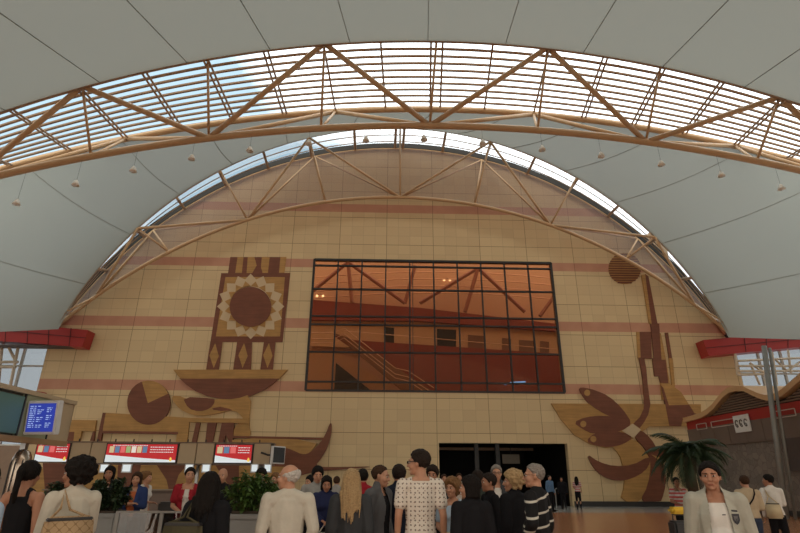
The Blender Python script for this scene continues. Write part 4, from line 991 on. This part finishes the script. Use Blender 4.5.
# patterned cloths
def patt(name, fn, base):
    m, q, b = nmat(name, .85, .2); tc = q.n('ShaderNodeTexCoord'); sp = q.n('ShaderNodeSeparateXYZ'); q.l(tc.outputs['Object'], sp.inputs[0])
    q.l(fn(q, sp.outputs[0], sp.outputs[1], sp.outputs[2], tc), b.inputs['Base Color']); return m
def dots(q, x, y, z, tc):
    u_ = q.math('ADD', x, z); v_ = q.math('SUBTRACT', x, z)
    a = q.math('MULTIPLY', q.math('SINE', q.math('MULTIPLY', u_, 70)), q.math('SINE', q.math('MULTIPLY', v_, 70)))
    a2 = q.math('ABSOLUTE', q.math('MULTIPLY', q.math('SINE', q.math('MULTIPLY', u_, 41)), q.math('SINE', q.math('MULTIPLY', v_, 41))))
    c_ = q.mix(q.math('GREATER_THAN', a, .62), (.62, .57, .50), (.20, .17, .15))
    return q.mix(q.math('GREATER_THAN', a2, .94), c_, (.24, .15, .11))
tee_pat = patt('cloth_patterned_tee', dots, None)
def stripes(q, x, y, z, tc):
    w_ = q.math('FRACT', q.math('MULTIPLY', q.math('ADD', z, q.math('MULTIPLY', x, .15)), 7.2))
    return q.mix(q.math('LESS_THAN', w_, .15), (.010, .010, .011), (.50, .48, .42))
str_pat = patt('cloth_striped_sweater', stripes, None)
def quilt(q, x, y, z, tc):
    a = q.math('MULTIPLY', q.math('ABSOLUTE', q.math('SINE', q.math('MULTIPLY', q.math('ADD', x, z), 40))), q.math('ABSOLUTE', q.math('SINE', q.math('MULTIPLY', q.math('SUBTRACT', x, z), 40))))
    return q.mix(q.math('LESS_THAN', a, .12), (.40, .27, .15), (.25, .16, .08))
quilt_m = patt('cloth_quilted', quilt, None)
def checks(q, x, y, z, tc):
    return q.mix(q.math('GREATER_THAN', q.math('SINE', q.math('MULTIPLY', z, 70)), 0), (.5, .10, .10), (.55, .5, .48))
chk = patt('cloth_pink_white', checks, None)
K = cloth
blk = K('black', (.012, .012, .014)); navy = K('navy', (.014, .018, .032)); wht = K('white', (.60, .58, .54)); crm = K('cream', (.50, .46, .38)); jeans = K('jeans', (.035, .05, .085))
dgrey = K('dark_grey', (.045, .048, .052)); beigec = K('beige', (.42, .34, .23)); green = K('olive', (.05, .06, .05)); bluec = K('blue', (.03, .05, .14)); redc = K('red', (.28, .02, .03)); lblue = K('light_blue', (.33, .42, .52)); palejk = K('pale_jacket', (.37, .365, .31))
# foreground row
person(-10, 464, 4.6, 170, 'person cut by the left edge in a pale blue top', 'f', 'tee', lblue, jeans, ('bob', 'black'))
A = person(33, 461, 6.0, 178, 'woman in black tank top with dark ponytail, back turned at far left', 'f', 'tank', blk, jeans, ('ponytail', 'black'), ('down', 'down'), 'mid')
A = person(82, 458, 5.3, 225, 'woman in cream cardigan with short dark hair, turned left, at far left', 'f', 'sweater', crm, jeans, ('curly', 'black'), ('fwd', 'down'), 'mid', hyaw=42)
bag('shoulder_bag', 'tan quilted shoulder bag carried by the woman in cream cardigan', A[0], A[1], (.06, .22, 1.10), .44, .36, .14, quilt_m, [(.06, .17, 1.33), (.10, .05, 1.49), (.13, .15, 1.34)])
A = person(212, 472, 5.6, 172, 'woman in black coat with long loose black hair, back turned beside the green shrub', 'f', 'jacket', blk, blk, ('longwide', 'black'), ('down', 'down'), 'mid', hem=.7)
bag('shoulder_bag', 'dark olive slouchy bag on the black-haired woman beside the green shrub', A[0], A[1], (.12, .23, 1.12), .42, .34, .14, K('olive_bag', (.07, .06, .035)), [(.11, .19, 1.34), (.13, .06, 1.485), (.16, .17, 1.34)])
person(291, 463.5, 5.9, 190, 'bald man in cream sweater turned left beside the green shrub', 'm', 'sweater', K('cream_knit', (.48, .45, .38)), dgrey, ('fringe', 'white'), ('pocket', 'down'), 'light', hyaw=66, belly=.03, wide=1.06)
person(352, 469, 6.4, 180, 'woman with long straight blond hair in dark grey coat, back turned', 'f', 'jacket', dgrey, blk, ('long', 'blond'), ('down', 'down'), hem=.7)
person(380, 464.5, 7.0, 60, 'close-cropped man in black tee and open grey jacket facing right', 'm', 'open', K('grey_jacket', (.10, .10, .105)), dgrey, ('thin', 'brown'), ('down', 'down'), under=blk, hyaw=15, hpitch=6)
person(399, 464, 7.4, 182, 'dark-haired man in navy jacket, back turned, left of the patterned tee', 'm', 'jacket', navy, blk, ('short', 'dark'))
A = person(420, 449, 6.3, 182, 'tall man in white patterned tee and sunglasses looking left', 'm', 'tee', tee_pat, dgrey, ('short', 'dark'), ('down', 'down'), 'light', hyaw=68, wear='sunglasses', wide=.95)
ws = onto(A[0], A[1], (-.235, .0, .90))
A = person(452, 478, 7.3, -20, 'woman with curly brown hair in light blue top facing the viewer', 'f', 'tee', lblue, K('cream_skirt', (.45, .37, .26)), ('curly', 'lightbrown'), ('front', 'down'), hyaw=-15)
bag('handbag', 'cream bag held by the curly-haired woman in light blue', A[0], A[1], (-.02, -.22, .92), .40, .26, .13, K('cream_bag', (.52, .43, .28)), [(.0, -.24, 1.08)])
person(470, 475, 6.0, 195, 'dark-haired woman in black coat, back turned, left of the doorway group', 'f', 'jacket', blk, blk, ('bob', 'black'), hem=.7, hyaw=50)
person(477, 470, 8.2, 200, 'man in olive jacket seen from behind in the doorway group', 'm', 'jacket', green, blk, ('short', 'dark'))
person(488, 472.5, 7.8, -80, 'dark-haired man in dark shirt in profile facing left', 'm', 'shirt', blk, jeans, ('short', 'dark'), sk='tan', hyaw=0)
person(496, 464.5, 9.6, -8, 'grey-haired man in glasses facing the viewer at the back of the group', 'm', 'open', dgrey, blk, ('short', 'grey'), wear='glasses', under=wht)
person(512, 470.5, 7.0, 215, 'woman with short curly blond hair in black coat facing left', 'f', 'jacket', blk, blk, ('curly', 'blond'), hyaw=45, hem=.7)
person(533, 463, 6.3, 235, 'man in black sweater with white stripes and glasses facing left', 'm', 'sweater', str_pat, blk, ('thin', 'grey'), ('down', 'hip'), wear='glasses', hyaw=25, belly=.03)
A = person(707.5, 461, 5.25, -24, 'man in open pale jacket over white tee facing the viewer at right', 'm', 'open', palejk, jeans, ('short', 'black'), ('down', 'down'), 'mid', hyaw=-10, under=wht, belly=.03, wide=.98, opw=.09)
# emblem on the jacket and small mark on the tee
P, s, _ = A
def onfront(x, z, r, m, nm, shape):
    yy = -.145*s
    # find cloth surface: cast towards the chest on the evaluated mesh of the jacket or tee
    best = None
    for ch in P.children:
        if ch.name.startswith(('jacket', 'shirt')):
            bpy.context.view_layer.update()
            hit, loc, nrm, _ = ch.ray_cast(Vector((x*s, -1, z*s)), Vector((0, 1, 0)))
            if hit and (best is None or loc.y < best[0].y): best = (loc, nrm)
    loc, nrm = best if best else (Vector((x*s, yy, z*s)), Vector((0, -1, 0)))
    b = nb(); prism(b, [(p[0]*r, -.004, p[1]*r) for p in shape], (0, .003, 0))
    q_ = Vector((0, -1, 0)).rotation_difference(nrm); b.transform(Matrix.Translation(loc) @ q_.to_matrix().to_4x4())
    return obj(nm, b, m, P)
sh = [(-.8, 1), (.8, 1), (.8, -.2), (.5, -.75), (0, -1.1), (-.5, -.75), (-.8, -.2)]
onfront(.125, 1.27, .042, K('emblem_dark', (.06, .06, .07)), 'emblem', sh)
onfront(.125, 1.27, .030, K('emblem_grey', (.20, .20, .20)), 'emblem', [(-.7, .8), (.7, .8), (.55, -.4), (0, -.9), (-.55, -.4)])
onfront(.125, 1.335, .03, K('emblem_dark', (.06, .06, .07)), 'lettering', [(-.9, .25), (.9, .25), (.9, -.25), (-.9, -.25)])
onfront(.035, 1.30, .014, K('emblem_dark', (.06, .06, .07)), 'lettering', [(-1, .3), (1, .5), (1, -.1), (-1, -.3)])
# middle distance, left
person(111, 466, 11, 10, 'woman in black jacket over white top standing among the desks at left', 'f', 'open', blk, blk, ('bob', 'black'), ('hip', 'hip'), 'tan', under=wht)
person(138, 472, 10.8, 8, 'woman in blue jacket with arms crossed near the low partition', 'f', 'open', bluec, blk, ('bob', 'brown'), ('cross', 'cross'), under=K('orange', (.4, .12, .05)))
person(148, 471, 12.2, 80, 'fair-haired woman in white top in profile behind the blue jacket', 'f', 'tee', wht, jeans, ('up', 'lightbrown'), ('fwd', 'down'))
person(191, 467, 10, 12, 'dark-haired woman in short-sleeved red cardigan over white shirt', 'f', 'vest', redc, blk, ('short', 'black'), ('front', 'down'), under=wht, hyaw=10)
person(223.5, 467.5, 10, 0, 'bald man in black shirt behind the black-haired woman', 'm', 'shirt', blk, blk, ('bald', 'grey'))
person(262, 468, 10.4, 8, 'dark-haired man in black behind the green shrub', 'm', 'jacket', blk, blk, ('thick', 'black'), sk='tan', hpitch=8)
person(275.5, 472.5, 11.2, -20, 'woman with light brown hair and beige top behind the green shrub', 'f', 'shirt', beigec, blk, ('bob', 'lightbrown'))
person(310.5, 475, 10.6, -40, 'dark-haired woman in navy top left of the grey-shirted youth', 'f', 'shirt', navy, blk, ('bob', 'black'))
person(318, 466, 9.6, 15, 'black-haired young man in pale grey shirt looking down', 'm', 'shirt', K('pale_grey', (.28, .28, .27)), blk, ('thick', 'black'), hpitch=10)
A = person(327, 475.5, 9.2, 8, 'woman in deep blue shawl with hands clasped in front', 'f', 'jacket', K('deep_blue', (.022, .028, .075)), blk, ('bob', 'black'), ('front', 'front'), 'mid', hpitch=12)
bag('handbag', 'white bag held low by the woman in the deep blue shawl', A[0], A[1], (.02, -.27, .80), .30, .16, .12, wht, [(.0, -.27, 1.02)])
person(337, 476, 14, 175, 'small figure in pale grey hooded top behind the blond woman', 'f', 'jacket', K('hoodie', (.30, .30, .29)), blk, ('short', 'brown'))
person(363, 468.5, 9, 178, 'dark-haired person in red jacket between the blond woman and grey-jacketed man', 'm', 'jacket', redc, blk, ('short', 'black'), wide=1.1)
person(432.5, 465, 9, -15, 'dark-haired man behind the right shoulder of the patterned tee', 'm', 'jacket', dgrey, blk, ('thick', 'dark'), sk='tan', hpitch=8)
person(444, 474, 17, 10, 'distant person in pinkish top left of the curly-haired woman', 'f', 'shirt', K('dusty_pink', (.33, .17, .14)), blk, ('short', 'brown'))
person(459, 473, 17.5, 0, 'distant man in white shirt above the black-coated woman', 'm', 'shirt', wht, blk, ('short', 'brown'))
# far people by the door and right side
person(549, 475, 29, 30, 'distant person in blue shirt standing in the doorway behind the stripes', 'm', 'shirt', K('mid_blue', (.10, .18, .30)), blk, ('short', 'dark'))
person(561, 477, 31, -20, 'distant person in black beside the steel rail in the doorway', 'm', 'jacket', blk, blk, ('short', 'black'), sk='tan')
person(576, 476.5, 31.5, 160, 'woman in pink and white top with long black hair by the doorway edge', 'f', 'tee', chk, blk, ('long', 'black'), ('down', 'front'))
person(675.5, 477, 14.5, -10, 'person in red and white top left of the potted palm trunk', 'f', 'tee', chk, blk, ('short', 'black'), ('front', 'front'), 'tan')
A = person(743, 475, 11.2, 172, 'man in beige sweater with diagonal strap, back turned at right', 'm', 'sweater', beigec, jeans, ('short', 'brown'), ('front', 'down'), stride=.12)
P, s, _ = A
t = bag('sling_bag', 'small dark sling bag worn across the beige sweater', P, s, (.17, -.06, 1.0), .16, .12, .07, blk, None)
inv = Matrix.Rotation(-t.rotation_euler[2], 4, 'Z') @ Matrix.Translation(-t.location)
pts = [inv @ onto(P, s, q_) for q_ in ((.19, .04, 1.03), (.15, .125, 1.1), (.06, .150, 1.2), (-.03, .15, 1.30), (-.09, .125, 1.40), (-.12, .06, 1.475), (-.10, -.05, 1.46))]
b = nb(); tube(b, pts, .013, 6); obj('strap', b, blk, t, smooth=True)
bag('red_bag', 'small red bag hanging beside the beige-sweatered man', P, s, (-.02, -.30, .72), .22, .30, .1, K('bright_red', (.45, .02, .03)), [(-.02, -.28, 1.04)])
A = person(767, 474, 12, 160, 'dark-haired woman in white top with tote bag at far right', 'f', 'shirt', wht, blk, ('short', 'black'), ('fwd', 'down'), 'mid', hyaw=60, stride=-.1)
bag('tote_bag', 'large cream tote carried by the woman in white at far right', A[0], A[1], (.08, .20, 1.02), .30, .30, .12, K('cream_bag', (.52, .43, .28)), [(.10, .16, 1.3), (.14, .04, 1.48), (.12, .15, 1.3)])
